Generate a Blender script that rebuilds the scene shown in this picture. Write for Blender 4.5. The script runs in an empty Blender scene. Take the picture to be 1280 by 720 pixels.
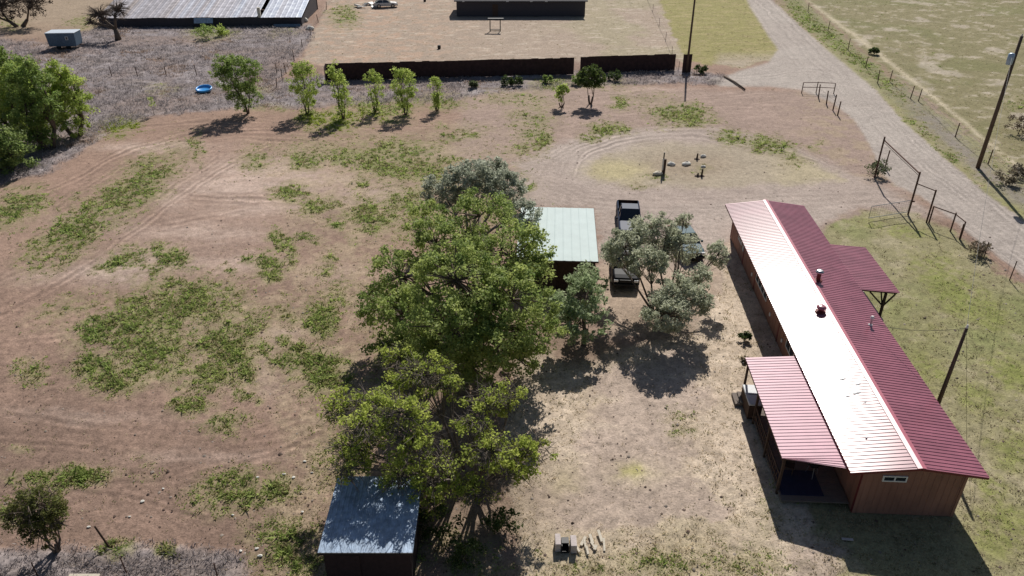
import bpy, math, random
import numpy as np
from mathutils import Vector, Matrix
random.seed(7); RNG = np.random.default_rng(7)
scene = bpy.context.scene
C = scene.collection

# ------------------------------------------------------------------ camera, sky, sun
F = 950.0; PITCH = math.atan(950 / 1628.0); H = 27.0
SP, CP = math.sin(PITCH), math.cos(PITCH)
cam = bpy.data.cameras.new('camera'); camo = bpy.data.objects.new('camera', cam); C.objects.link(camo)
camo.location = (0, 0, H); camo.rotation_euler = (math.pi / 2 - PITCH, 0, 0)
cam.sensor_width = 36; cam.lens = 36 * F / 1280; cam.clip_end = 6000; cam.clip_start = .5
scene.camera = camo
SUN = Vector((.235, 1.118, 1.0)).normalized()
w = bpy.data.worlds.new("World"); scene.world = w; w.use_nodes = True
nt = w.node_tree; bg = nt.nodes['Background']
sky = nt.nodes.new('ShaderNodeTexSky'); sky.sky_type = 'NISHITA'; sky.sun_disc = False
sky.sun_elevation = math.asin(SUN.z); sky.sun_rotation = math.atan2(SUN.x, SUN.y)
nt.links.new(sky.outputs[0], bg.inputs[0]); bg.inputs[1].default_value = .05
sl = bpy.data.lights.new('sun', 'SUN'); slo = bpy.data.objects.new('sun', sl); C.objects.link(slo)
sl.energy = 4.8; sl.angle = math.radians(.5); sl.color = (1, .955, .89)
slo.rotation_euler = SUN.to_track_quat('Z', 'Y').to_euler(); slo.location = (0, 60, 60)
vs = scene.view_settings; vs.view_transform = 'Standard'; vs.look = 'None'; vs.exposure = 0.12; vs.gamma = 1

def P(x, y, z=0.0):
    u = (x - 640) / F; v = (y - 360) / F; t = (H - z) / (SP + v * CP)
    return Vector((u * t, t * (CP - v * SP), z))
def Qa(X, Y, Z=0.0):
    zc = Y * CP + (H - Z) * SP; vd = (H - Z) * CP - Y * SP
    return 640 + F * X / zc, 360 + F * vd / zc

# ------------------------------------------------------------------ materials
def mat(name, col, rough=.8, metal=0., var=.12, scale=6., bump=0., bscale=30., spec=.3, coat=0., col2=None, stretch=None):
    m = bpy.data.materials.new(name); m.use_nodes = True; n = m.node_tree; b = n.nodes['Principled BSDF']
    b.inputs['Roughness'].default_value = rough; b.inputs['Metallic'].default_value = metal
    b.inputs['Specular IOR Level'].default_value = spec
    b.inputs['Coat Weight'].default_value = coat; b.inputs['Coat Roughness'].default_value = .32 if coat == .12 else .16
    tc = n.nodes.new('ShaderNodeTexCoord'); src = tc.outputs['Object']
    if stretch:
        mp = n.nodes.new('ShaderNodeMapping'); mp.inputs['Scale'].default_value = stretch; n.links.new(src, mp.inputs[0]); src = mp.outputs[0]
    no = n.nodes.new('ShaderNodeTexNoise'); no.inputs['Scale'].default_value = scale; no.inputs['Detail'].default_value = 6
    no.inputs['Roughness'].default_value = .65
    n.links.new(src, no.inputs['Vector'])
    cr = n.nodes.new('ShaderNodeValToRGB'); cr.color_ramp.elements[0].position = .32; cr.color_ramp.elements[1].position = .68
    c2 = col2 if col2 else tuple(min(1, c * (1 + var)) for c in col)
    c1 = tuple(c * (1 - var) for c in col)
    cr.color_ramp.elements[0].color = (*c1, 1); cr.color_ramp.elements[1].color = (*c2, 1)
    n.links.new(no.outputs['Fac'], cr.inputs[0]); n.links.new(cr.outputs[0], b.inputs['Base Color'])
    if bump:
        n2 = n.nodes.new('ShaderNodeTexNoise'); n2.inputs['Scale'].default_value = bscale; n2.inputs['Detail'].default_value = 4
        n.links.new(src, n2.inputs['Vector'])
        bp = n.nodes.new('ShaderNodeBump'); bp.inputs['Strength'].default_value = bump; bp.inputs['Distance'].default_value = .02
        n.links.new(n2.outputs['Fac'], bp.inputs['Height']); n.links.new(bp.outputs[0], b.inputs['Normal'])
    return m
def leafmat(name, trans=.35, rough=.6):
    m = bpy.data.materials.new(name); m.use_nodes = True; n = m.node_tree; b = n.nodes['Principled BSDF']
    out = n.nodes['Material Output']
    at = n.nodes.new('ShaderNodeAttribute'); at.attribute_name = 'tint'
    n.links.new(at.outputs['Color'], b.inputs['Base Color']); b.inputs['Roughness'].default_value = rough
    b.inputs['Specular IOR Level'].default_value = .25
    tr = n.nodes.new('ShaderNodeBsdfTranslucent'); n.links.new(at.outputs['Color'], tr.inputs['Color'])
    mx = n.nodes.new('ShaderNodeMixShader'); mx.inputs[0].default_value = trans
    n.links.new(b.outputs[0], mx.inputs[1]); n.links.new(tr.outputs[0], mx.inputs[2]); n.links.new(mx.outputs[0], out.inputs[0])
    return m
M = dict(
    leaf=leafmat('leaf_green', .52), weed=leafmat('weed_leaf', .5), straw=leafmat('straw', .45),
    bark=mat('bark', (.13, .10, .08), .9, var=.35, scale=9, bump=.6),
    barkgrey=mat('grey_bark', (.15, .125, .105), .9, var=.3, scale=9, bump=.5),
    barkpale=mat('pale_bark', (.25, .21, .18), .9, var=.3, scale=9, bump=.5),
    roofred=mat('red_roof_paint', (.30, .105, .14), .25, spec=.6, var=.16, scale=.9, coat=0, bscale=3),
    roofred2=mat('faded_red_roof_paint', (.50, .25, .31), .5, spec=.4, var=.10, scale=1.5, bump=.05, bscale=3),
    trimred=mat('ridge_cap_paint', (.42, .12, .16), .4, spec=.6),
    wallred=mat('brown_red_siding', (.28, .14, .10), .75, var=.2, scale=1.3, stretch=(1, 1, .35)),
    walltrim=mat('dark_red_trim', (.16, .03, .03), .6),
    white=mat('white_paint', (.72, .72, .70), .5, var=.06), glass=mat('dark_glass', (.02, .025, .03), .02, spec=.8, var=.1),
    timber=mat('dark_timber', (.06, .035, .025), .8, var=.3, bump=.3), deck=mat('deck_boards', (.16, .13, .11), .8, var=.3, stretch=(1, 8, 1)),
    greypaint=mat('grey_paint', (.42, .43, .44), .6), black=mat('black_plastic', (.015, .015, .016), .5),
    steel=mat('galvanised', (.45, .46, .47), .35, .8, var=.1), rust=mat('rusty_steel_pipe', (.11, .06, .045), .75, .2, var=.4, scale=12),
    mint=mat('pale_mint_roof', (.47, .555, .545), .6, spec=.15, var=.05, scale=1.2), shedwall=mat('dark_brown_boards', (.07, .045, .035), .85, var=.3, stretch=(6, 1, 1)),
    blueroof=mat('blue_grey_metal_roof', (.30, .38, .49), .55, .1, var=.35, scale=3.5), shedfront=mat('near_black_boards', (.03, .02, .02), .85, var=.3),
    fence=mat('rusty_fence_sheet', (.060, .032, .030), .8, var=.35, scale=2), pole=mat('pole_wood', (.12, .08, .06), .9, var=.35, scale=5, stretch=(4, 4, .5), bump=.4),
    darkroof=mat('dark_shingle_roof', (.055, .055, .065), .85, var=.25, scale=3), darkwall=mat('dark_house_wall', (.06, .055, .065), .8, var=.2),
    stone=mat('white_stone', (.68, .66, .60), .9, var=.15, bump=.4), block=mat('concrete_block', (.50, .44, .42), .9, var=.15, bump=.4),
    plank=mat('bleached_wood', (.60, .54, .44), .85, var=.2, stretch=(1, 6, 1)), blueplastic=mat('blue_plastic', (.05, .32, .72), .35, spec=.6),
    carblack=mat('black_car_paint', (.012, .013, .018), .5, .0, spec=.08, coat=.0, var=.05), carteal=mat('dark_teal_car_paint', (.03, .085, .11), .5, .0, spec=.1, coat=.0, var=.05),
    carblue=mat('slate_car_paint', (.04, .055, .095), .5, .0, spec=.1, coat=.0, var=.05), carwhite=mat('weathered_white_paint', (.62, .60, .57), .5, var=.25, scale=3),
    tyre=mat('tyre_rubber', (.02, .02, .02), .85), rim=mat('alloy_rim', (.35, .35, .36), .3, .9), lamp=mat('headlamp_lens', (.75, .76, .76), .12, spec=.8),
    redlens=mat('red_lens', (.4, .02, .02), .2), trailer=mat('blue_grey_trailer_paint', (.10, .15, .21), .5, var=.25), trailertop=mat('pale_trailer_roof', (.55, .60, .66), .5, var=.15),
    bluesheet=mat('dark_blue_sheet', (.02, .03, .065), .45, var=.2, scale=3), cable=mat('cable', (.03, .03, .03), .6), transformer=mat('pale_blue_can', (.35, .45, .58), .4, .2),
    wire=mat('fence_wire', (.2, .18, .17), .5, .6), redplastic=mat('red_plastic', (.5, .04, .04), .5), chest=mat('pale_grey_lid', (.5, .52, .54), .5),
)
# old sheet-metal barn roof: sheet-to-sheet colour differences
def barn_mat():
    m = mat('old_sheet_metal', (.26, .25, .27), .6, .2, var=.2, scale=2); n = m.node_tree; b = n.nodes['Principled BSDF']
    tc = n.nodes.new('ShaderNodeTexCoord'); sep = n.nodes.new('ShaderNodeSeparateXYZ'); n.links.new(tc.outputs['Object'], sep.inputs[0])
    fl = n.nodes.new('ShaderNodeMath'); fl.operation = 'MULTIPLY'; fl.inputs[1].default_value = 1.1; n.links.new(sep.outputs[0], fl.inputs[0])
    f2 = n.nodes.new('ShaderNodeMath'); f2.operation = 'FLOOR'; n.links.new(fl.outputs[0], f2.inputs[0])
    wn = n.nodes.new('ShaderNodeTexWhiteNoise'); wn.noise_dimensions = '1D'; n.links.new(f2.outputs[0], wn.inputs['W'])
    cr = n.nodes.new('ShaderNodeValToRGB'); e = cr.color_ramp.elements
    e[0].color = (.32, .28, .27, 1); e[1].color = (.52, .58, .68, 1); k = e.new(.5); k.color = (.42, .41, .45, 1)
    # left part of the roof is browner, right part bluer
    ad = n.nodes.new('ShaderNodeMapRange'); ad.inputs['From Min'].default_value = 0; ad.inputs['From Max'].default_value = 30; ad.inputs['To Min'].default_value = -.1; ad.inputs['To Max'].default_value = .55
    n.links.new(sep.outputs[0], ad.inputs['Value'])
    mu = n.nodes.new('ShaderNodeMath'); mu.operation = 'MULTIPLY_ADD'; mu.inputs[1].default_value = .45
    n.links.new(wn.outputs['Value'], mu.inputs[0]); n.links.new(ad.outputs[0], mu.inputs[2]); n.links.new(mu.outputs[0], cr.inputs[0])
    no = n.nodes.new('ShaderNodeTexNoise'); no.inputs['Scale'].default_value = 1.2; no.inputs['Detail'].default_value = 6; n.links.new(tc.outputs['Object'], no.inputs['Vector'])
    mx = n.nodes.new('ShaderNodeMixRGB'); mx.blend_type = 'OVERLAY'; mx.inputs[0].default_value = .7
    n.links.new(cr.outputs[0], mx.inputs[1]); n.links.new(no.outputs['Fac'], mx.inputs[2]); n.links.new(mx.outputs[0], b.inputs['Base Color'])
    return m
M['barn'] = barn_mat()

# ------------------------------------------------------------------ mesh helpers
def empty(name, loc, rz=0.):
    o = bpy.data.objects.new(name, None); C.objects.link(o); o.location = loc; o.rotation_euler = (0, 0, rz); return o
def tag(o, label, cat, group=None):
    o['label'] = label; o['category'] = cat
    if group: o['group'] = group
    return o
class MB:
    def __init__(s): s.v = []; s.f = []
    def add(s, vs, fs, M4=None):
        k = len(s.v)
        for p in vs:
            p = Vector(p); s.v.append(M4 @ p if M4 else p)
        s.f += [[k + i for i in f] for f in fs]; return s
    def box(s, c, d, rz=0, rx=0, ry=0, taper=1.):
        x, y, z = d[0] / 2, d[1] / 2, d[2] / 2; t = taper
        vs = [(-x, -y, -z), (x, -y, -z), (x, y, -z), (-x, y, -z), (-x * t, -y * t, z), (x * t, -y * t, z), (x * t, y * t, z), (-x * t, y * t, z)]
        m = Matrix.Translation(c) @ Matrix.Rotation(rz, 4, 'Z') @ Matrix.Rotation(ry, 4, 'Y') @ Matrix.Rotation(rx, 4, 'X')
        return s.add(vs, [(0, 3, 2, 1), (4, 5, 6, 7), (0, 1, 5, 4), (1, 2, 6, 5), (2, 3, 7, 6), (3, 0, 4, 7)], m)
    def tube(s, pts, rad, n=8, cap=True):
        pts = [Vector(p) for p in pts]; k0 = len(s.v)
        if not hasattr(rad, '__len__'): rad = [rad] * len(pts)
        for i, p in enumerate(pts):
            d = (pts[min(i + 1, len(pts) - 1)] - pts[max(i - 1, 0)]).normalized()
            a = d.cross(Vector((0, 0, 1))) if abs(d.z) < .9 else d.cross(Vector((1, 0, 0)))
            a.normalize(); b = d.cross(a)
            for j in range(n):
                t = 2 * math.pi * j / n; s.v.append(p + (a * math.cos(t) + b * math.sin(t)) * rad[i])
        for i in range(len(pts) - 1):
            for j in range(n):
                a = k0 + i * n + j; b = k0 + i * n + (j + 1) % n; s.f.append([a, b, b + n, a + n])
        if cap:
            s.f.append([k0 + j for j in range(n)][::-1]); e = k0 + (len(pts) - 1) * n; s.f.append([e + j for j in range(n)])
        return s
    def lathe(s, prof, c=(0, 0, 0), n=16, M4=None):
        k0 = len(s.v); c = Vector(c)
        for r, z in prof:
            for j in range(n):
                t = 2 * math.pi * j / n; p = Vector((r * math.cos(t), r * math.sin(t), z))
                s.v.append((M4 @ p if M4 else p) + c)
        for i in range(len(prof) - 1):
            for j in range(n):
                a = k0 + i * n + j; b = k0 + i * n + (j + 1) % n; s.f.append([a, b, b + n, a + n])
        s.f.append([k0 + j for j in range(n)][::-1]); e = k0 + (len(prof) - 1) * n; s.f.append([e + j for j in range(n)])
        return s
    def blob(s, c, r, seed=0, n=10):   # irregular stone
        rr = random.Random(seed); k0 = len(s.v); m = 6
        ph = [rr.uniform(0, 6.28) for _ in range(4)]
        for i in range(m + 1):
            a = math.pi * i / m
            for j in range(n):
                t = 2 * math.pi * j / n
                q = 1 + .16 * math.sin(2 * t + ph[0]) + .12 * math.sin(3 * t + ph[1] + a * 2) + .1 * math.sin(3 * a + ph[2])
                s.v.append(Vector((c[0] + r[0] * q * math.sin(a) * math.cos(t), c[1] + r[1] * q * math.sin(a) * math.sin(t), c[2] + r[2] * math.cos(a) * q)))
        for i in range(m):
            for j in range(n):
                a = k0 + i * n + j; b = k0 + i * n + (j + 1) % n; s.f.append([a, a + n, b + n, b])
        return s
    def build(s, name, m, parent=None, smooth=False, bevel=0., loc=None):
        me = bpy.data.meshes.new(name); me.from_pydata([tuple(v) for v in s.v], [], s.f); me.update()
        if smooth:
            me.polygons.foreach_set('use_smooth', [True] * len(me.polygons))
        me.materials.append(M[m] if isinstance(m, str) else m)
        o = bpy.data.objects.new(name, me); C.objects.link(o)
        if parent: o.parent = parent
        if loc is not None: o.location = loc
        if bevel:
            bv = o.modifiers.new('bevel', 'BEVEL'); bv.width = bevel; bv.segments = 2; bv.limit_method = 'ANGLE'
        return o
def npmesh(name, verts, quads, m, tint=None, smooth=False, parent=None):
    me = bpy.data.meshes.new(name); nv = len(verts); nf = len(quads); k = quads.shape[1]
    me.vertices.add(nv); me.vertices.foreach_set('co', verts.astype(np.float32).ravel())
    me.loops.add(nf * k); me.loops.foreach_set('vertex_index', quads.astype(np.int32).ravel())
    me.polygons.add(nf); me.polygons.foreach_set('loop_start', np.arange(0, nf * k, k, dtype=np.int32))
    me.polygons.foreach_set('loop_total', np.full(nf, k, dtype=np.int32))
    if smooth: me.polygons.foreach_set('use_smooth', np.ones(nf, bool))
    me.update(calc_edges=True)
    if tint is not None:
        a = me.color_attributes.new('tint', 'FLOAT_COLOR', 'POINT')
        t4 = np.ones((nv, 4), np.float32); t4[:, :3] = tint; a.data.foreach_set('color', t4.ravel())
    me.materials.append(M[m] if isinstance(m, str) else m)
    o = bpy.data.objects.new(name, me); C.objects.link(o)
    if parent: o.parent = parent
    return o
def copy_tree(o, parent=None):
    c = o.copy(); C.objects.link(c); c.parent = parent
    for ch in list(o.children): copy_tree(ch, c)
    return c

# ------------------------------------------------------------------ noise + masks for the ground
def _hash(ix, iy, s):
    h = (ix * 374761393 + iy * 668265263 + s * 1442695041) & 0xffffffff
    h = ((h ^ (h >> 13)) * 1274126177) & 0xffffffff
    return ((h ^ (h >> 16)) & 0xffff) / 65535.0
def vnoise(x, y, s=0):
    x0 = np.floor(x).astype(np.int64); y0 = np.floor(y).astype(np.int64); fx = x - x0; fy = y - y0
    fx = fx * fx * (3 - 2 * fx); fy = fy * fy * (3 - 2 * fy)
    a = _hash(x0, y0, s); b = _hash(x0 + 1, y0, s); c = _hash(x0, y0 + 1, s); d = _hash(x0 + 1, y0 + 1, s)
    return (a * (1 - fx) + b * fx) * (1 - fy) + (c * (1 - fx) + d * fx) * fy
def fbm(x, y, s=0, o=5):
    r = 0; a = .5; t = 0
    for i in range(o):
        r = r + a * vnoise(x, y, s + i * 17); t += a; a *= .55; x = x * 2.03 + 3.1; y = y * 2.03 + 1.7
    return r / t
def sstep(a, b, x):
    t = np.clip((x - a) / (b - a), 0, 1); return t * t * (3 - 2 * t)
def polydist(px, py, poly):
    """signed distance in picture units, positive inside"""
    n = len(poly); d = np.full(px.shape, 1e9); ins = np.zeros(px.shape, bool)
    for i in range(n):
        x1, y1 = poly[i]; x2, y2 = poly[(i + 1) % n]; ex, ey = x2 - x1, y2 - y1
        t = np.clip(((px - x1) * ex + (py - y1) * ey) / (ex * ex + ey * ey + 1e-9), 0, 1)
        d = np.minimum(d, np.hypot(px - x1 - t * ex, py - y1 - t * ey))
        c = ((y1 > py) != (y2 > py)) & (px < (x2 - x1) * (py - y1) / (y2 - y1 + 1e-12) + x1)
        ins ^= c
    return np.where(ins, d, -d)
def linedist(px, py, pts):
    d = np.full(px.shape, 1e9)
    for (x1, y1), (x2, y2) in zip(pts[:-1], pts[1:]):
        ex, ey = x2 - x1, y2 - y1
        t = np.clip(((px - x1) * ex + (py - y1) * ey) / (ex * ex + ey * ey + 1e-9), 0, 1)
        d = np.minimum(d, np.hypot(px - x1 - t * ex, py - y1 - t * ey))
    return d
def smoothline(pts, n=8):
    out = []; P_ = [pts[0]] + list(pts) + [pts[-1]]
    for i in range(1, len(P_) - 2):
        p0, p1, p2, p3 = [np.array(q, float) for q in P_[i - 1:i + 3]]
        for k in range(n):
            t = k / n
            out.append(tuple(.5 * ((2 * p1) + (-p0 + p2) * t + (2 * p0 - 5 * p1 + 4 * p2 - p3) * t * t + (-p0 + 3 * p1 - 3 * p2 + p3) * t ** 3)))
    out.append(tuple(pts[-1])); return out
ROAD = [(905, -60), (938, 10), (960, 45), (972, 62), (960, 78), (925, 88), (905, 96), (880, 100), (900, 108), (960, 108), (1000, 112), (1040, 128), (1068, 150), (1090, 185), (1100, 215), (1120, 232), (1150, 245), (1190, 275), (1230, 308), (1290, 352), (1400, 430), (2600, 1290), (2600, 1190), (1400, 370), (1285, 278), (1236, 243), (1180, 196), (1130, 152), (1095, 112), (1040, 66), (968, 2), (900, -60)]
DRIVE = [(640, 205), (690, 180), (760, 163), (860, 155), (960, 170), (1040, 200), (1095, 228), (1130, 245), (1190, 275), (1085, 262), (1050, 275), (1005, 300), (910, 300), (905, 330), (905, 350), (885, 400), (860, 420), (760, 420), (745, 320), (743, 262), (655, 262), (640, 235)]
ISLAND = [(735, 215), (760, 190), (810, 178), (900, 178), (985, 190), (1050, 215), (1060, 226), (1000, 232), (900, 236), (790, 234), (750, 228)]
GREY = [(-60, 40), (60, 55), (100, 40), (150, 28), (385, 30), (395, 45), (372, 70), (345, 100), (405, 96), (700, 90), (860, 86), (905, 96), (900, 105), (830, 104), (720, 108), (600, 118), (540, 128), (410, 132), (270, 138), (190, 146), (140, 162), (100, 190), (60, 215), (-60, 245)]
YARD = [(432, -60), (402, 20), (375, 75), (405, 84), (845, 74), (860, 80), (855, 60), (795, -60)]
FIELD2 = [(798, -60), (852, 70), (880, 82), (930, 84), (970, 74), (982, 60), (955, 30), (918, -60)]
VERGE = [(955, -40), (1040, 70), (1095, 116), (1130, 155), (1180, 200), (1240, 248), (1300, 290), (2600, 1190), (2600, 1090), (1300, 236), (1230, 180), (1160, 130), (1090, 75), (1010, 5), (985, -40)]
MIDFIELD = [(300, 185), (420, 165), (600, 160), (690, 140), (690, 190), (600, 260), (480, 300), (450, 480), (420, 620), (400, 730), (330, 730), (360, 560), (330, 500), (240, 480), (90, 470), (60, 420), (240, 360), (390, 320), (340, 240)]
PASTURE = [(985, -60), (1010, 2), (1090, 72), (1160, 128), (1230, 180), (1300, 238), (2600, 1090), (3200, 300), (3200, -60)]
LAWN = [(1048, 278), (1085, 262), (1140, 262), (1185, 285), (1235, 325), (1300, 372), (2600, 1300), (2600, 2200), (985, 2200), (1000, 600), (1000, 300)]
STRAW = [(655, 420), (700, 455), (760, 440), (830, 420), (875, 350), (900, 300), (960, 320), (1010, 430), (1010, 2200), (640, 2200), (650, 700), (625, 640), (640, 540), (650, 470)]
BARE = [((815, 560), 60, 40), ((740, 600), 60, 30), ((820, 620), 70, 30), ((845, 455), 30, 18), ((830, 500), 55, 28), ((790, 475), 40, 20), ((770, 630), 100, 34), ((700, 620), 45, 20), ((760, 560), 45, 25), ((880, 640), 30, 14), ((1020, 700), 40, 25), ((800, 520), 60, 25)]
PALE = [((300, 232), 40, 12, .7), ((370, 232), 35, 8, .6), ((60, 345), 50, 10, .4), ((215, 250), 25, 14, .5), ((310, 262), 60, 10, .5), ((165, 185), 60, 6, .5), ((600, 172), 40, 5, .5), ((430, 225), 30, 6, .5), ((330, 470), 20, 30, .35), ((100, 520), 90, 8, .3), ((260, 570), 90, 8, .3), ((330, 215), 90, 20, .8), ((250, 290), 90, 14, .6), ((470, 243), 60, 12, .7), ((140, 340), 45, 14, .8), ((180, 325), 60, 14, .6), ((290, 330), 60, 14, .5), ((250, 235), 30, 10, .5), ((560, 190), 60, 8, .5), ((640, 152), 50, 6, .3), ((360, 255), 70, 12, .5), ((350, 420), 25, 10, .5), ((420, 340), 40, 12, .35), ((210, 180), 60, 5, .5), ((110, 275), 50, 10, .3), ((880, 345), 30, 20, .5), ((905, 390), 28, 50, .9), ((760, 415), 35, 16, .2), ((650, 115), 60, 4, .8), ((800, 112), 60, 4, .6)]
# green weed patches: centre, radii, tilt in degrees, strength
WEEDS = [(95, 285, 62, 19, -38, 1), (165, 238, 62, 19, -38, 1), (60, 300, 30, 12, -30, .7), (20, 258, 34, 16, -20, .95), (150, 158, 20, 8, -8, 1.3), (247, 185, 6, 16, 0, .8), (150, 325, 24, 9, -20, 1.1), (213, 320, 22, 9, 15, 1.1), (188, 340, 14, 10, 0, .7),
    (250, 376, 44, 18, -5, 1.1), (190, 390, 55, 20, -10, 1.1), (130, 412, 40, 13, -20, 1), (90, 385, 50, 14, -20, .5), (205, 355, 50, 12, 0, .5), (150, 432, 34, 22, 0, .6), (195, 438, 26, 22, 10, 1.1), (140, 470, 35, 15, 0, 1), (105, 460, 25, 18, 0, .7), (258, 425, 30, 12, 0, .9), (300, 415, 34, 16, -30, .9), (290, 440, 25, 18, 0, .9), (260, 472, 24, 14, 0, 1), (305, 468, 14, 14, 0, 1.1), (35, 466, 18, 14, 0, .6), (225, 470, 20, 15, 0, .6), (330, 435, 12, 8, 0, 1.1), (355, 432, 6, 7, 0, 1), (376, 434, 6, 8, 0, 1), (300, 492, 8, 6, 0, 1), (320, 500, 5, 4, 0, .9), (240, 508, 22, 9, 0, .9), (280, 530, 30, 12, 0, .5), (278, 338, 8, 5, 0, 1), (304, 326, 5, 4, 0, 1), (356, 392, 30, 12, 0, .5),
    (335, 333, 16, 12, 20, 1.2), (350, 305, 12, 16, -30, 1), (362, 325, 8, 8, 0, .8), (405, 335, 12, 8, 0, .6), (412, 320, 6, 8, 0, .6), (382, 300, 14, 6, 0, .6), (405, 400, 18, 15, 0, 1.25), (390, 385, 30, 20, 0, .4), (425, 370, 18, 22, 0, .5), (395, 462, 38, 18, 8, 1.1), (370, 445, 18, 8, 0, .5), (430, 470, 20, 15, 0, .6), (350, 452, 14, 6, 0, .6),
    (365, 241, 19, 7, 5, 1.2), (400, 257, 18, 7, -15, 1), (421, 283, 12, 5, 0, 1), (440, 300, 8, 5, 0, .6), (318, 200, 22, 12, 0, .6), (380, 200, 18, 9, 0, .9), (425, 196, 18, 11, 0, 1.1), (405, 192, 60, 14, 0, .5), (485, 205, 50, 14, 12, 1.1), (480, 183, 30, 10, 0, .8), (510, 190, 40, 14, 0, .7), (530, 215, 30, 14, 10, .9), (450, 228, 12, 5, 0, .9), (470, 268, 32, 16, 0, 1.05), (505, 250, 30, 12, 0, .8), (520, 280, 40, 20, 0, .5), (555, 200, 20, 8, 0, .7), (575, 170, 22, 5, -8, .9), (545, 158, 14, 5, 0, .6), (600, 160, 40, 8, 0, .3), (665, 150, 26, 32, 10, .55), (676, 175, 14, 8, 0, 1.1), (648, 187, 18, 6, -15, .7), (665, 233, 7, 4, 0, 1.1), (640, 122, 40, 7, 0, .5), (775, 127, 10, 7, 0, 1.2), (760, 161, 22, 6, 4, 1.25), (733, 173, 9, 4, 0, .9), (850, 143, 32, 9, 6, 1.4), (826, 158, 14, 4, 0, .5), (915, 172, 18, 7, 10, .9), (962, 180, 23, 8, 8, 1.3), (985, 195, 20, 8, 30, .6), (1020, 182, 10, 4, 0, .5),
    (90, 596, 38, 10, -5, .9), (40, 596, 40, 8, -3, .7), (10, 640, 25, 12, 0, .5), (180, 580, 16, 18, 0, .3), (300, 615, 42, 20, -10, .9), (345, 610, 25, 15, 0, .7), (345, 665, 35, 14, 0, .6), (370, 700, 40, 30, 0, .6), (330, 695, 18, 10, 0, .5), (148, 685, 17, 9, 0, 1.2), (205, 688, 8, 6, 0, 1.1), (20, 560, 20, 6, 0, .4),
    (395, 150, 18, 9, 0, 1.3), (425, 152, 22, 10, 0, 1.3), (460, 138, 22, 10, 0, .9), (490, 140, 22, 10, 0, .9), (560, 128, 22, 6, 0, .9), (545, 122, 40, 6, 0, .5), (330, 135, 30, 5, 0, .5), (520, 130, 60, 8, 0, .4), (690, 102, 20, 6, 0, .9), (735, 105, 60, 6, 0, .5), (810, 122, 30, 6, 0, .4),
    (258, 40, 20, 8, 0, 1.2), (280, 40, 14, 6, 0, 1), (105, 28, 18, 6, 0, .6), (350, 35, 20, 8, 0, .5), (15, 30, 15, 6, 0, .6), (430, 20, 14, 10, 0, .9), (320, 112, 20, 6, 0, .5), (200, 112, 20, 4, 0, .6),
    (820, 705, 45, 14, 0, .55), (740, 712, 50, 10, 0, .35), (930, 705, 70, 20, 0, .3), (1000, 560, 20, 80, 0, .2), (850, 530, 20, 16, 0, .5), (960, 640, 20, 40, 0, .25), (560, 700, 90, 30, 0, .35), (430, 560, 40, 60, 0, .4), (520, 430, 60, 50, 0, .5), (600, 250, 60, 50, 0, .4),
    (1200, 365, 50, 20, 35, .8), (1180, 340, 40, 14, 30, .7), (1240, 395, 30, 14, 40, .6), (1265, 462, 30, 16, 30, .8), (1150, 400, 40, 20, 50, .35), (1120, 285, 50, 8, 10, .5), (1160, 460, 40, 20, 50, .4), (1225, 500, 40, 18, 30, .5), (1265, 560, 30, 30, 30, .5), (1250, 660, 40, 30, 0, .6), (1240, 610, 30, 20, 0, .5),
    (1010, 25, 40, 8, 42, 1.1), (1060, 65, 50, 7, 40, 1.1), (1110, 105, 40, 6, 40, .7), (1000, 30, 30, 5, 42, .9), (1150, 160, 40, 7, 38, .6), (1195, 200, 30, 6, 38, .7), (1220, 240, 20, 6, 38, .5), (1250, 200, 20, 30, 0, .3), (1270, 130, 14, 6, 0, .7), (1100, 10, 100, 20, 0, .15), (1130, 60, 60, 10, 20, .2), (880, 210, 12, 6, 0, .4), (822, 222, 10, 4, 0, .8), (800, 232, 16, 4, 0, .4)]
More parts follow.
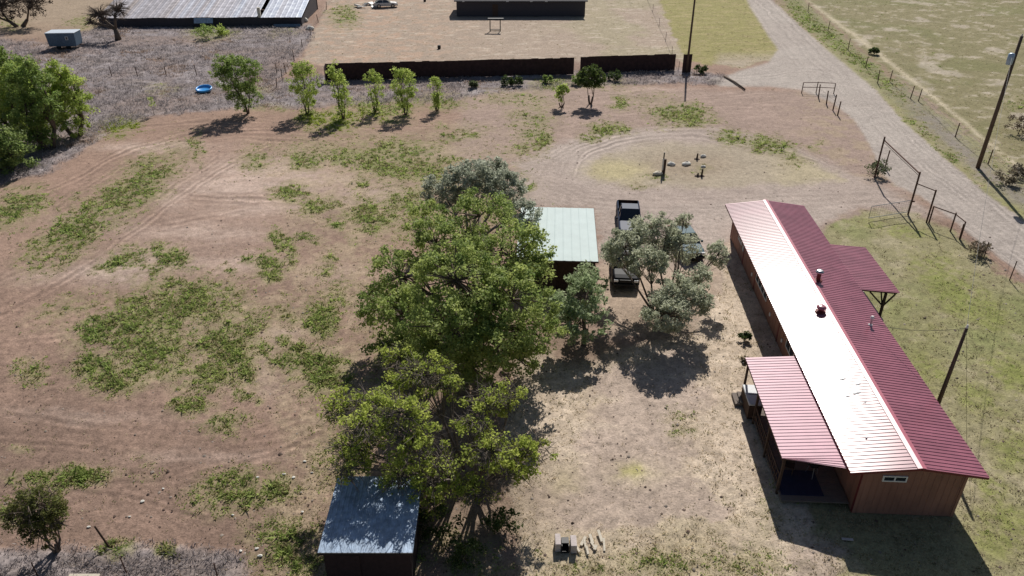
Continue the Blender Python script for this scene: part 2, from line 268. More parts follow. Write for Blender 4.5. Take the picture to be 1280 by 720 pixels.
TRACKS = [
    ([(0, 395), (60, 365), (130, 320), (190, 275), (230, 245), (290, 205), (340, 180)], 1), ([(0, 352), (50, 330), (110, 300), (180, 260), (235, 225), (270, 200)], .8),
    ([(60, 240), (100, 222), (150, 195), (200, 178), (260, 168), (330, 166), (420, 168)], 1), ([(70, 262), (120, 230), (170, 200), (230, 182), (300, 176), (380, 178)], .7), ([(180, 160), (260, 152), (360, 156), (460, 160), (560, 158)], .6), ([(0, 520), (80, 530), (180, 540), (280, 545), (360, 530), (420, 505)], .6),
    ([(0, 555), (100, 560), (200, 572), (300, 570), (380, 560)], .6), ([(0, 622), (60, 610), (140, 605), (220, 600), (330, 575), (400, 545)], .8), ([(90, 615), (160, 622), (220, 640), (260, 650)], .7), ([(190, 560), (210, 600), (230, 650), (260, 680)], .5), ([(200, 600), (240, 590), (300, 598)], .4),
    ([(0, 432), (60, 428), (120, 420), (180, 412)], .5), ([(240, 247), (300, 250), (360, 252), (380, 256)], .8), ([(200, 285), (260, 275), (320, 262)], .5),
    ([(700, 215), (712, 195), (760, 174), (830, 166), (920, 170), (990, 185), (1050, 210)], 1), ([(720, 220), (730, 198), (775, 180), (840, 172), (910, 176), (970, 190), (1020, 205)], 1), ([(670, 225), (688, 196), (740, 172), (800, 160), (880, 156), (950, 163)], .8), ([(690, 205), (735, 182), (800, 166), (880, 160), (960, 166)], .7),
    ([(690, 230), (740, 248), (830, 252), (960, 250), (1070, 246), (1130, 252), (1220, 292), (1300, 340)], .6), ([(690, 245), (760, 258), (880, 262), (1000, 262), (1080, 254), (1140, 262), (1210, 300)], .6), ([(640, 150), (740, 145), (850, 128), (960, 120), (1010, 122)], .8), ([(700, 160), (770, 148), (860, 136), (980, 130)], .6), ([(560, 150), (660, 135), (780, 118), (900, 110)], .4),
    ([(945, 0), (990, 48), (1040, 100), (1090, 150), (1150, 205), (1220, 260), (1290, 315)], .9), ([(955, -5), (1005, 45), (1058, 100), (1105, 145), (1170, 200), (1290, 296)], .9), ([(930, 0), (975, 55), (1020, 105), (1075, 158), (1120, 210), (1180, 255), (1290, 335)], .6), ([(880, 102), (960, 96), (1010, 90), (1040, 100)], .5),
    ([(1080, 500), (1010, 470), (980, 400)], 0), ([(560, 175), (620, 160), (680, 148)], .5)]
TRAIL = [(985, -20), (1010, 2), (1070, 45), (1130, 92), (1190, 140), (1250, 190), (1300, 228)]
def weed_density(x, y, wx, wy):
    x = x + wx * 13; y = y + wy * 7
    d = np.zeros(x.shape)
    for cx, cy, rx, ry, a, s in WEEDS:
        a = math.radians(a); dx = x - cx; dy = y - cy; rx = rx * 1.06; ry = ry * 1.22
        q = ((dx * math.cos(a) + dy * math.sin(a)) / rx) ** 2 + ((-dx * math.sin(a) + dy * math.cos(a)) / ry) ** 2
        d = np.maximum(d, s * np.exp(-np.clip(q, 0, 30) * .75))
    return d
def ground_eval(X, Y):
    """albedo, weed density, straw density, dry brush density, zone id"""
    px, py = Qa(X, np.maximum(Y, 4.0))
    wx = (fbm(X * .35, Y * .35, 3) - .5) * 2; wy = (fbm(X * .35, Y * .35, 9) - .5) * 2
    fx = (fbm(X * 1.6, Y * 1.6, 21) - .5) * 2; fy = (fbm(X * 1.6, Y * 1.6, 22) - .5) * 2
    sc = np.clip((py + 120) / 400, .25, 1.6)
    x = px + (wx * 14 + fx * 9) * sc; y = py + (wy * 8 + fy * 6) * sc * .8
    n1 = fbm(X * .12, Y * .12, 31); n2 = fbm(X * .8, Y * .8, 32); n3 = fbm(X * 3.2, Y * 3.2, 33, 4); n4 = fbm(X * .5, Y * 2.2, 34)
    def col(*c): return np.array(c)[None, :]
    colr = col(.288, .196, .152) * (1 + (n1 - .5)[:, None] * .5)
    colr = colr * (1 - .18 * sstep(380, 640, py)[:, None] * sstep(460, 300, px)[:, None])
    def lay(mask, c, amt=1.):
        nonlocal colr
        m = (np.clip(mask, 0, 1) * amt)[:, None]; colr = colr * (1 - m) + np.asarray(c)[None, :] * m if np.ndim(c) == 1 else colr * (1 - m) + c * m
    # pale bare patches in the field
    for (cx, cy), rx, ry, s in PALE:
        q = ((x - cx) / rx) ** 2 + ((y - cy) / ry) ** 2
        lay(np.exp(-q * .9) * (.6 + 1.1 * (n4 - .2)), (.54, .42, .355), s)
    far = sstep(130, 60, py)
    grey = sstep(-3, 4, polydist(x, y, GREY)); lay(grey, (.255, .222, .225))
    lay(grey * sstep(.45, .7, n2), (.36, .32, .32), .6); lay(grey * sstep(.55, .35, n1), (.26, .19, .16), .6)
    lay(sstep(60, 20, y) * sstep(260, 120, x) * (1 - grey), (.33, .26, .19), .9)
    g2 = sstep(-6, 10, y - 690 + n1 * 12) * sstep(330, 280, x); lay(g2, (.29, .255, .25), .85)
    grey = np.maximum(grey, g2)
    yard = sstep(-2, 3, polydist(x, y, YARD)); lay(yard, (.36, .285, .225))
    lay(yard * sstep(.45, .65, n2) * sstep(640, 480, x), (.42, .28, .20), .6); lay(yard * sstep(640, 760, x) * sstep(.4, .6, n1), (.33, .29, .19), .7); lay(yard * sstep(.6, .75, n4), (.55, .47, .38), .6)
    f2 = sstep(-1, 3, polydist(x, y, FIELD2)); lay(f2, (.27, .245, .10)); lay(f2 * sstep(.5, .7, n4), (.38, .31, .17), .6); lay(f2 * sstep(890, 905, x) * sstep(60, 80, y), (.40, .33, .27), .8)
    midf = sstep(-14, 16, polydist(x, y, MIDFIELD)) * sstep(.35, .6, n2 * .6 + n3 * .4); lay(midf, (.36, .285, .195), .6)
    past = sstep(-2, 3, polydist(x, y, PASTURE)); lay(past, (.22, .195, .105)); lay(past * sstep(.48, .66, n2), (.27, .235, .145), .7); lay(past * sstep(.5, .7, n1), (.185, .18, .08), .7); lay(past * sstep(.60, .72, fbm(X * .22, Y * .22, 44)), (.43, .37, .30), .7); lay(past * sstep(.62, .75, n2), (.5, .43, .36), .5)
    verge = sstep(-2, 3, polydist(x, y, VERGE)); lay(verge, (.27, .25, .14)); lay(verge * sstep(.45, .7, n2) * sstep(1100, 1160, x), (.26, .22, .20), .7)
    dl = linedist(x, y, smoothline([(978, -8), (1000, 12), (1045, 52), (1090, 90), (1130, 124), (1170, 155)])); lay(np.exp(-(dl / 8) ** 2) * sstep(1180, 1120, x), (.125, .15, .055), .9)
    dl = linedist(x, y, smoothline([(1120, 112), (1160, 148), (1200, 185), (1250, 228), (1300, 262)])); lay(np.exp(-(dl / 9) ** 2), (.235, .205, .18), .8)
    dl = linedist(x, y, smoothline([(1010, 45), (1060, 88), (1110, 132), (1160, 178), (1215, 225), (1290, 280)])); lay(np.exp(-(dl / 5) ** 2), (.29, .28, .11), .7)
    lawn = sstep(-3, 5, polydist(x, y, LAWN)); lay(lawn, (.275, .25, .14)); lay(lawn * sstep(.35, .6, n1), (.215, .23, .09), .8); lay(lawn * sstep(.58, .7, n2), (.35, .30, .21), .5)
    lay(np.exp(-(((x - 1225) / 45) ** 2 + ((y - 590) / 45) ** 2)) * lawn, (.42, .35, .26), .6)
    straw = sstep(-8, 12, polydist(x, y, STRAW)); lay(straw, (.50, .405, .31)); lay(straw * sstep(.4, .62, n2), (.58, .48, .38), .6)
    lay(straw * sstep(560, 700, y) * sstep(.35, .6, n1 * .5 + n2 * .5), (.36, .30, .19), .75)
    bare = np.zeros(x.shape)
    for (cx, cy), rx, ry in BARE:
        q = ((x - cx) / rx) ** 2 + ((y - cy) / ry) ** 2; bare = np.maximum(bare, sstep(1.5, .5, q + (n3 - .5) * .8))
    lay(bare, (.40, .315, .265), .75)
    lay(np.exp(-(((x - 782) / 20) ** 2 + ((y - 586) / 10) ** 2)), (.33, .31, .10), .95); lay(np.exp(-(((x - 800) / 36) ** 2 + ((y - 592) / 15) ** 2)), (.55, .47, .30), .4); lay(np.exp(-(((x - 700) / 22) ** 2 + ((y - 600) / 22) ** 2)), (.45, .39, .22), .5)
    # reddish dirt yard at the back
    by = sstep(0, 30, x - 560) * sstep(255, 235, y) * sstep(108, 116, y) * (1 - past) * (1 - verge) * (1 - grey) * (1 - lawn)
    lay(by, (.325, .245, .205), .85); lay(by * sstep(.5, .7, n4), (.42, .31, .26), .5); lay(by * sstep(960, 1040, x) * sstep(.4, .6, n2), (.32, .25, .17), .6)
    drive = sstep(-6, 10, polydist(x, y, DRIVE)); lay(drive, (.375, .305, .265)); lay(drive * sstep(.4, .7, n1), (.43, .36, .315), .7)
    lay(drive * sstep(300, 350, y), (.42, .32, .24), .8)
    isl = sstep(-5, 8, polydist(x, y, ISLAND)); lay(isl, (.37, .31, .235)); q = ((x - 775) / 42) ** 2 + ((y - 214) / 14) ** 2; lay(np.exp(-q ** 2), (.43, .37, .215), .9)
    q = ((x - 860) / 60) ** 2 + ((y - 206) / 17) ** 2; lay(np.exp(-q ** 2), (.31, .245, .18), .7); lay(isl * sstep(940, 1000, x), (.42, .36, .23), .6)
    road = sstep(-2, 3, polydist(px + fx * 3 * sc, py + fy * 2 * sc, ROAD)); lay(road, (.38, .33, .295)); lay(road * sstep(.4, .7, n1), (.43, .38, .34), .6)
    tr = np.exp(-(linedist(px + wx * 2, py + wy, smoothline(TRAIL)) / 2.6) ** 2) * past; lay(tr, (.50, .43, .31), .8)
    # wheel tracks: pale ridges with a darker rut beside them
    rut = np.zeros(x.shape)
    for pts, s in TRACKS:
        if s <= 0: continue
        sl_ = smoothline(pts, 6); s = s * (.55 if 600 < pts[0][0] < 720 else 1)
        for off, k in ((0, 1), (6, .8)):
            l = linedist(px + wx * 4, py + off * sc + wy * 3, sl_)
            wd = 1.25 * np.clip(sc, .6, 1.3)
            br = .35 + 1.3 * np.clip(fbm(X * .25, Y * .25, 50 + int(pts[0][0]) % 13) - .3, 0, 1)
            a = np.exp(-(l / wd) ** 2) * s * k * br; b = np.exp(-((l - 2.6 * wd) / (1.3 * wd)) ** 2) * s * k * br
            lay(a, colr * 1.5, .85); lay(b, colr * .66, .8); rut = np.maximum(rut, a)
    for tx, ty_, tr_ in ((-2.6, 38.6, 5.5), (-2.0, 26.6, 4.2), (9.6, 41.6, 2.5), (4.5, 39.2, 2.2)):  # soil darkened around each tree foot, tree shade put into its colour
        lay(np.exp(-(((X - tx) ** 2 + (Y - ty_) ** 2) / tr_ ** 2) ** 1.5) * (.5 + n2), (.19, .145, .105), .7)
    lay(grey * sstep(.52, .62, fbm(X * .3 + Y * .1, Y * .9, 97)), (.20, .16, .14), .6)
    wd = weed_density(px, py, wx + fx * .8, wy + fy * .8)
    wd = wd * (.45 + .75 * sstep(.3, .6, fbm(X * .9, Y * .9, 61)) + .75 * sstep(.38, .62, fbm(X * 3.1, Y * 3.1, 62, 3))) * (1 - road * .97)
    lay(sstep(.05, .6, wd), (.285, .235, .145), .55); lay(lawn * sstep(.12, .8, wd), (.225, .24, .075), .65); lay(sstep(.2, 1.6, wd), np.where((lawn > .4)[:, None], np.array([[.20, .225, .06]]), np.array([[.175, .205, .065]])), np.where(lawn > .4, .9, .6)[:, None] if False else .7)
    # speckle: clods, pebbles, litter (real colour differences of the soil)
    sp = fbm(X * 7, Y * 7, 71, 3); colr = colr * (1 + ((n3 - .5) * sstep(75, 35, Y))[:, None] * .44 + (n2 - .5)[:, None] * .30)
    clod = sstep(.66, .74, sp) * sstep(60, 35, Y) * (1 - road * .8) * (1 - drive * .6); lay(clod, colr * .62, .7)
    wd = np.maximum(wd, .30 * midf * sstep(.5, .7, fbm(X * 1.7, Y * 1.7, 64))); st = np.clip(midf * .8 + straw * (1 - bare) + isl * .4 + lawn * .75 + yard * .35 + past * .7 + f2 * .8 + verge * .8 + .10, 0, 1) * (1 - road) * (1 - drive * .9)
    zone = np.where(road > .5, 1, np.where(drive * (1 - isl) > .5, 2, 0))
    return np.clip(colr, .01, .9), wd, st, grey, zone, lawn, rut

def ground_material():
    m = bpy.data.materials.new('soil'); m.use_nodes = True; n = m.node_tree; b = n.nodes['Principled BSDF']
    b.inputs['Roughness'].default_value = .95; b.inputs['Specular IOR Level'].default_value = .12
    at = n.nodes.new('ShaderNodeAttribute'); at.attribute_name = 'tint'
    tc = n.nodes.new('ShaderNodeTexCoord')
    def noise(sc, d=5):
        q = n.nodes.new('ShaderNodeTexNoise'); q.inputs['Scale'].default_value = sc; q.inputs['Detail'].default_value = d; q.inputs['Roughness'].default_value = .7
        n.links.new(tc.outputs['Object'], q.inputs['Vector']); return q
    a, c = noise(2.3), noise(9.)
    mr = n.nodes.new('ShaderNodeMapRange'); mr.inputs['From Min'].default_value = .3; mr.inputs['From Max'].default_value = .7; mr.inputs['To Min'].default_value = .78; mr.inputs['To Max'].default_value = 1.22
    n.links.new(a.outputs['Fac'], mr.inputs['Value'])
    mr2 = n.nodes.new('ShaderNodeMapRange'); mr2.inputs['From Min'].default_value = .3; mr2.inputs['From Max'].default_value = .7; mr2.inputs['To Min'].default_value = .74; mr2.inputs['To Max'].default_value = 1.26
    n.links.new(c.outputs['Fac'], mr2.inputs['Value'])
    mu = n.nodes.new('ShaderNodeMath'); mu.operation = 'MULTIPLY'; n.links.new(mr.outputs[0], mu.inputs[0]); n.links.new(mr2.outputs[0], mu.inputs[1])
    vm = n.nodes.new('ShaderNodeVectorMath'); vm.operation = 'SCALE'; n.links.new(at.outputs['Color'], vm.inputs[0]); n.links.new(mu.outputs[0], vm.inputs['Scale'])
    n.links.new(vm.outputs[0], b.inputs['Base Color'])
    bp = n.nodes.new('ShaderNodeBump'); bp.inputs['Strength'].default_value = .6; bp.inputs['Distance'].default_value = .07
    ad = n.nodes.new('ShaderNodeMath'); n.links.new(a.outputs['Fac'], ad.inputs[0]); n.links.new(c.outputs['Fac'], ad.inputs[1])
    n.links.new(ad.outputs[0], bp.inputs['Height']); n.links.new(bp.outputs[0], b.inputs['Normal'])
    return m
M['soil'] = ground_material()

# ------------------------------------------------------------------ ground, road, drive
NR, NC = 620, 760
ys = np.concatenate([13.5 * (175 / 13.5) ** (np.arange(NR) / (NR - 1)), np.array([200, 260, 400, 800, 3000.])])
ys = np.concatenate([[-400., -60., 0., 8.], ys])
us = np.concatenate([[-6, -2.5, -1.3], np.linspace(-.88, .88, NC), [1.3, 2.5, 6]])
wid = np.maximum(ys * CP + H * SP, 22) * .84
XX = us[None, :] * wid[:, None]; YY = np.repeat(ys[:, None], len(us), 1)
sh = XX.shape
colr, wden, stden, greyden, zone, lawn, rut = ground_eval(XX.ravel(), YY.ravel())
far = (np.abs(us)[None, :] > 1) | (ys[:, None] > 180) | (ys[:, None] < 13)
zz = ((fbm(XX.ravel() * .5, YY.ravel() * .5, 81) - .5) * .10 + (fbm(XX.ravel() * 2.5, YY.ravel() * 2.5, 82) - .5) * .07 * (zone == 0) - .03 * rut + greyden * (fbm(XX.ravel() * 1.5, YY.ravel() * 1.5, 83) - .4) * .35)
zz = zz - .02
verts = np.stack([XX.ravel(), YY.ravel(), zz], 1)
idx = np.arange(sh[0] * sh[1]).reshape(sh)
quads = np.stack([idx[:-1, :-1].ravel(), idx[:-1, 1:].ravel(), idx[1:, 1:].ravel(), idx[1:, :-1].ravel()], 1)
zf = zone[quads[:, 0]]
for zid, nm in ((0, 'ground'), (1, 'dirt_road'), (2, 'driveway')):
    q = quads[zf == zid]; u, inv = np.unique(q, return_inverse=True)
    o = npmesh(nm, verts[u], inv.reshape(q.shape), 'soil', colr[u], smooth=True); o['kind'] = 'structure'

# ------------------------------------------------------------------ scattered small plants
def sample_area(n, ymin=13.5, ymax=165):
    """points with a density falling with distance, inside the sheet"""
    t = RNG.random(n); Y = 1 / (1 / ymin + t * (1 / ymax - 1 / ymin)) if True else 0
    Y = ymin * (ymax / ymin) ** RNG.random(n)
    W = (Y * CP + H * SP) * .72
    X = (RNG.random(n) * 2 - 1) * W
    return X, Y
def blades(X, Y, hgt, wdt, nb, spread, colf, flat=.5, z0=0.):
    """every plant = nb narrow leaves (two-segment blades)"""
    n = len(X); N = n * nb
    cx = np.repeat(X, nb); cy = np.repeat(Y, nb); h = np.repeat(hgt, nb) * RNG.uniform(.5, 1.15, N); s = np.repeat(spread, nb); w_ = np.repeat(wdt, nb) * RNG.uniform(.6, 1.3, N)
    a = RNG.uniform(0, 2 * np.pi, N); r = s * np.sqrt(RNG.random(N))
    bx = cx + r * np.cos(a); by = cy + r * np.sin(a)
    lean = RNG.uniform(.1, 1, N) * flat * h; la = RNG.uniform(0, 2 * np.pi, N)
    tx = bx + lean * np.cos(la); ty = by + lean * np.sin(la)
    ang = RNG.uniform(0, np.pi, N); ux = np.cos(ang) * w_ / 2; uy = np.sin(ang) * w_ / 2
    z = np.full(N, z0 - .03)
    v = np.stack([np.stack([bx - ux * .6, by - uy * .6, z], 1), np.stack([bx + ux * .6, by + uy * .6, z], 1),
                  np.stack([(bx + tx) / 2 + ux, (by + ty) / 2 + uy, z + h * .62], 1), np.stack([tx, ty, z + h], 1), np.stack([(bx + tx) / 2 - ux, (by + ty) / 2 - uy, z + h * .6], 1)], 1).reshape(-1, 3)
    q = np.arange(N * 5).reshape(N, 5)
    return v, q, np.repeat(colf, nb, 0) * RNG.uniform(.8, 1.2, (N, 1))
X, Y = sample_area(420000)
_, wd_, st_, gr_, zn_, lw_, _r = ground_eval(X, Y)
dist = np.hypot(X, Y) / 60
# green weeds
keep = RNG.random(len(X)) < np.clip(wd_ - .10, 0, 1.2) ** 1.15 * .62 * np.where(lw_ > .4, .22, 1)
x, y, d, lw = X[keep], Y[keep], wd_[keep], lw_[keep]
g1 = np.array([.23, .32, .085]); g2_ = np.array([.40, .45, .15]); t = fbm(x * .2, y * .2, 91)[:, None] * 1.3 - .2
cw = g1 * (1 - t) + g2_ * t; hs = RNG.uniform(.05, .17, len(x)) * np.clip(d, .4, 1.2) * np.where(lw > .4, .25, 1)
bright = (((x - P(150, 158).x) ** 2 + (y - P(150, 158).y) ** 2) < 30) | (((x - P(425, 152).x) ** 2 + (y - P(425, 152).y) ** 2) < 25)
sp_ = RNG.random(len(x)); cw = cw * RNG.uniform(.75, 1.35, (len(x), 1)); cw[sp_ < .22] = np.array([.40, .34, .20]); cw[(sp_ > .22) & (sp_ < .40)] = np.array([.27, .27, .10]); hs = hs * np.where(sp_ > .93, 2.2, 1)
cw[bright] = np.array([.30, .36, .06])
v, q, t_ = blades(x, y, hs, .05 + .035 * (np.hypot(x, y) / 50), 6, .18 + 0 * x, cw, 1.7)
o = npmesh('weeds', v, q, 'weed', np.repeat(t_, 5, 0)); o['kind'] = 'stuff'
# straw and dry grass
keep = (RNG.random(len(X)) < st_ * .15)
x, y, lw, gg = X[keep], Y[keep], lw_[keep], st_[keep]
cs = np.where((RNG.random(len(x)) < .35)[:, None], np.array([[.28, .26, .12]]), np.array([[.55, .46, .31]])) * np.where(lw > .4, .8, 1)[:, None]
v, q, t_ = blades(x, y, RNG.uniform(.03, .09, len(x)), .025 + .025 * (np.hypot(x, y) / 50), 5, .18 + 0 * x, cs, 2.2)
o = npmesh('dry_grass', v, q, 'straw', np.repeat(t_, 5, 0)); o['kind'] = 'stuff'
kx = RNG.random(len(X)) < .02 * np.where(zn_ == 1, .3, 1) * (Y < 90)
px_, py_ = X[kx], Y[kx]; NP = len(px_); rr_ = RNG.uniform(.02, .07, NP) * (RNG.random(NP) ** 2 * 1.2 + .5)
base_ = np.array([[1, 0, 0], [0, 1, 0], [-1, 0, 0], [0, -1, 0], [0, 0, .8]])
pv = (base_[None] * rr_[:, None, None] * RNG.uniform(.6, 1.4, (NP, 5, 3)) + np.stack([px_, py_, np.zeros(NP) - .01], 1)[:, None, :]).reshape(-1, 3)
pq = (np.array([[0, 1, 4], [1, 2, 4], [2, 3, 4], [3, 0, 4]])[None] + (np.arange(NP) * 5)[:, None, None]).reshape(-1, 3)
pc = np.where((RNG.random(NP) < .5)[:, None], np.array([[.18, .125, .10]]), np.array([[.42, .36, .31]])) * RNG.uniform(.7, 1.3, (NP, 1))
o = npmesh('pebbles', pv, pq, 'straw', np.repeat(pc, 5, 0)); o['kind'] = 'stuff'
# grey dead brush along the back fence and in the near corner
keep = (RNG.random(len(X)) < gr_ * .34 * np.where(Y < 30, .5, 1))
x, y = X[keep], Y[keep]
cs = np.array([[.37, .33, .325]]) * RNG.uniform(.6, 1.35, (len(x), 1))
br = fbm(x * .25, y * .25, 95) < .36; cs[br] = cs[br] * np.array([.9, .75, .6])
ng = fbm(x * .12, y * .12, 96)
v, q, t_ = blades(x, y, RNG.uniform(.12, .42, len(x)) * np.clip(ng * 2, .4, 1.2) * np.where(y < 30, .5, 1), .03 + .016 * (np.hypot(x, y) / 50), 8, .5 + 0 * x, cs, 1.6)
o = npmesh('dead_brush', v, q, 'straw', np.repeat(t_, 5, 0)); o['kind'] = 'stuff'

# ------------------------------------------------------------------ trees
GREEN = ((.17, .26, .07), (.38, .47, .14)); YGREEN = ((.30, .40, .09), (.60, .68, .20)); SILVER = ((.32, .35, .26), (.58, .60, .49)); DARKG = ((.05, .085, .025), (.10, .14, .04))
OLIVE = ((.09, .115, .055), (.17, .19, .10))
def leaf_cloud(cent, rad, nleaf, size, cols, droop=.0):
    k = len(cent); N = nleaf * k
    c = np.repeat(cent, nleaf, 0); r = np.repeat(rad, nleaf)[:, None]
    d = RNG.normal(size=(N, 3)); d /= np.linalg.norm(d, axis=1)[:, None] + 1e-9
    p = c + d * r * (RNG.random((N, 1)) ** .5) * np.array([1, 1, .8])
    nrm = RNG.normal(size=(N, 3)) + np.array([0, 0, .7]); nrm /= np.linalg.norm(nrm, axis=1)[:, None]
    a = np.cross(nrm, RNG.normal(size=(N, 3))); a /= np.linalg.norm(a, axis=1)[:, None] + 1e-9; b = np.cross(nrm, a)
    s = (size * RNG.uniform(.5, 1.6, N))[:, None]
    v = np.stack([p - a * s * .5, p + b * s * .28 + nrm * s * .05, p + a * s * .5, p - b * s * .28 + nrm * s * .05], 1).reshape(-1, 3)
    t = np.repeat(RNG.random(k), nleaf)[:, None] * .65 + RNG.random((N, 1)) * .35; t = t ** 1.2
    tint = np.array(cols[0]) * (1 - t) + np.array(cols[1]) * t
    return v, np.arange(N * 4).reshape(N, 4), np.repeat(tint, 4, 0)
def tree(name, label, cat, base, lobes, size=.2, nleaf=60, dens=1., cols=GREEN, clump=.45, trunk_r=.18, fork=.28, group=None, bark='bark', twig=1., bare=0, stems=1, shell=.55):
    """lobes: (x, y, z, rx, ry, rz) relative to the base. Limbs run to every lobe, twigs to every leaf clump."""
    root = empty(name, base); tag(root, label, cat, group)
    tb = MB(); cents = []; rads = []
    top = max(l[2] for l in lobes)
    tops = []
    for k in range(stems):
        a = 2 * math.pi * k / stems + .5; o_ = .0 if stems == 1 else trunk_r * 1.3
        b0 = Vector((math.cos(a) * o_, math.sin(a) * o_, -.1)); b1 = b0 + Vector((math.cos(a) * o_ * 2.5, math.sin(a) * o_ * 2.5, top * fork))
        tb.tube([b0, (b0 + b1) / 2 + Vector((random.uniform(-.05, .05), random.uniform(-.05, .05), 0)), b1], [trunk_r * 1.3, trunk_r, trunk_r * .85], 9); tops.append(b1)
    for li, (lx, ly, lz, rx, ry, rz) in enumerate(lobes):
        L = Vector((lx, ly, lz)); b1 = min(tops, key=lambda q: (q - L).length)
        mid = b1.lerp(L, .5) + Vector((random.uniform(-.2, .2) * rx, random.uniform(-.2, .2) * ry, .10 * rz))
        lr = trunk_r * .6; tb.tube([b1 - Vector((0, 0, .1)), mid, L], [lr, lr * .7, lr * .4], 7)
        vol = rx * ry * rz; n = max(5, int(dens * 9 * (vol ** (2 / 3)) / (clump ** 2) * .35))
        for _ in range(n):
            d = Vector((random.gauss(0, 1), random.gauss(0, 1), random.gauss(0, 1) + .25)).normalized()
            rr = shell + (1 - shell) * random.random() ** .6
            rr *= 1 + .16 * math.sin(d.x * 5 + li) * math.cos(d.y * 4 + li * 2)
            c = L + Vector((d.x * rx * rr, d.y * ry * rr, d.z * rz * rr))
            if c.z < .25: c.z = .25 + random.random() * .2
            cents.append(c); rads.append(clump * random.uniform(.55, 1.35))
            if random.random() < twig:
                s_ = random.choice([mid, L, L]); m2 = s_.lerp(c, .55) + Vector((random.uniform(-.15, .15), random.uniform(-.15, .15), random.uniform(0, .15)))
                tb.tube([s_, m2, c], [lr * .3, lr * .2, .012], 4, False)
        for _ in range(int(bare * n)):   # leafless twigs
            d = Vector((random.gauss(0, 1), random.gauss(0, 1), random.gauss(0, .7))).normalized()
            c = L + Vector((d.x * rx, d.y * ry, d.z * rz)) * random.uniform(.6, 1.0); m2 = L.lerp(c, .5) + Vector((0, 0, .2))
            tb.tube([L, m2, c], [lr * .25, lr * .15, .008], 4, False)
            for _k in range(3):
                e = c + Vector((random.uniform(-.5, .5), random.uniform(-.5, .5), random.uniform(-.3, .4))) * 1.2
                tb.tube([m2.lerp(c, random.uniform(.2, .9)), e], [.02, .006], 4, False)
    tb.build('trunk', bark, root, smooth=True)
    if nleaf:
        v, q, t = leaf_cloud(np.array([tuple(c) for c in cents]), np.array(rads), nleaf, size, cols)
        npmesh('crown', v, q, 'leaf', t, parent=root)
    return root

def rel(base, pts):   # lobes given as (px, py, z, rx, ry, rz) -> relative to base
    out = []
    for px, py, z, rx, ry, rz in pts:
        p = P(px, py, z); out.append((p.x - base.x, p.y - base.y, z, rx, ry, rz))
    return out
# the big green elm in the middle
b = Vector((-2.6, 38.6, 0))
tree('elm_tree', 'largest broad dark green tree in the middle, left of the pale green shed', 'tree', b,
     rel(b, [(600, 270, 5.6, 2.4, 2.0, 1.7), (545, 305, 5.2, 2.3, 2, 1.7), (640, 320, 5.8, 2.6, 2, 1.9), (500, 345, 4.2, 2.1, 1.8, 1.7), (570, 350, 6.4, 2.8, 2.3, 2.1), (640, 375, 5.6, 2.4, 2, 1.9), (500, 395, 3.6, 1.8, 1.8, 1.6), (560, 405, 5.0, 2.5, 2, 2), (620, 425, 4.0, 2.2, 2, 1.7), (560, 440, 3.0, 2.0, 1.6, 1.4), (668, 415, 3.4, 1.5, 1.4, 1.3), (475, 380, 3.0, 1.3, 1.2, 1.4), (665, 345, 4.8, 1.3, 1.3, 1.4), (590, 460, 1.8, 1.8, 1.3, 1.2), (520, 440, 2.2, 1.4, 1.2, 1.2), (650, 450, 1.7, 1.4, 1.1, 1.0), (530, 265, 4.4, 1.2, 1.2, 1.1), (475, 430, 1.4, .8, .8, .8)]),
     size=.165, nleaf=85, dens=1.2, cols=((.17, .25, .07), (.52, .58, .19)), clump=.50, trunk_r=.34, twig=.4)
b = Vector((-3.2, 50.5, 0))
tree('silver_tree', 'silvery grey-green tree rising behind the largest dark green tree', 'tree', b,
     rel(b, [(590, 225, 4.6, 2.2, 1.7, 1.5), (555, 240, 4.0, 1.6, 1.5, 1.4), (630, 238, 4.2, 1.7, 1.5, 1.4), (655, 268, 3.2, 1.2, 1.2, 1.0), (615, 215, 4.4, 1.4, 1.2, 1.1)]),
     size=.18, nleaf=70, dens=1.5, cols=SILVER, clump=.42, trunk_r=.22, twig=.6, bark='barkpale')
b = P(728, 425); b = Vector((4.5, 39.2, 0))
tree('olive_tree', 'small rounded grey-green tree in front of the pale green shed', 'tree', b,
     rel(b, [(722, 372, 3.0, 1.7, 1.4, 1.3), (725, 405, 2.0, 1.6, 1.4, 1.2), (700, 400, 2.2, 1.1, 1.1, 1.0), (738, 350, 2.9, 1, 1, .9)]),
     size=.19, nleaf=50, dens=1.1, cols=((.25, .33, .16), (.52, .59, .36)), clump=.4, trunk_r=.15, twig=.4)
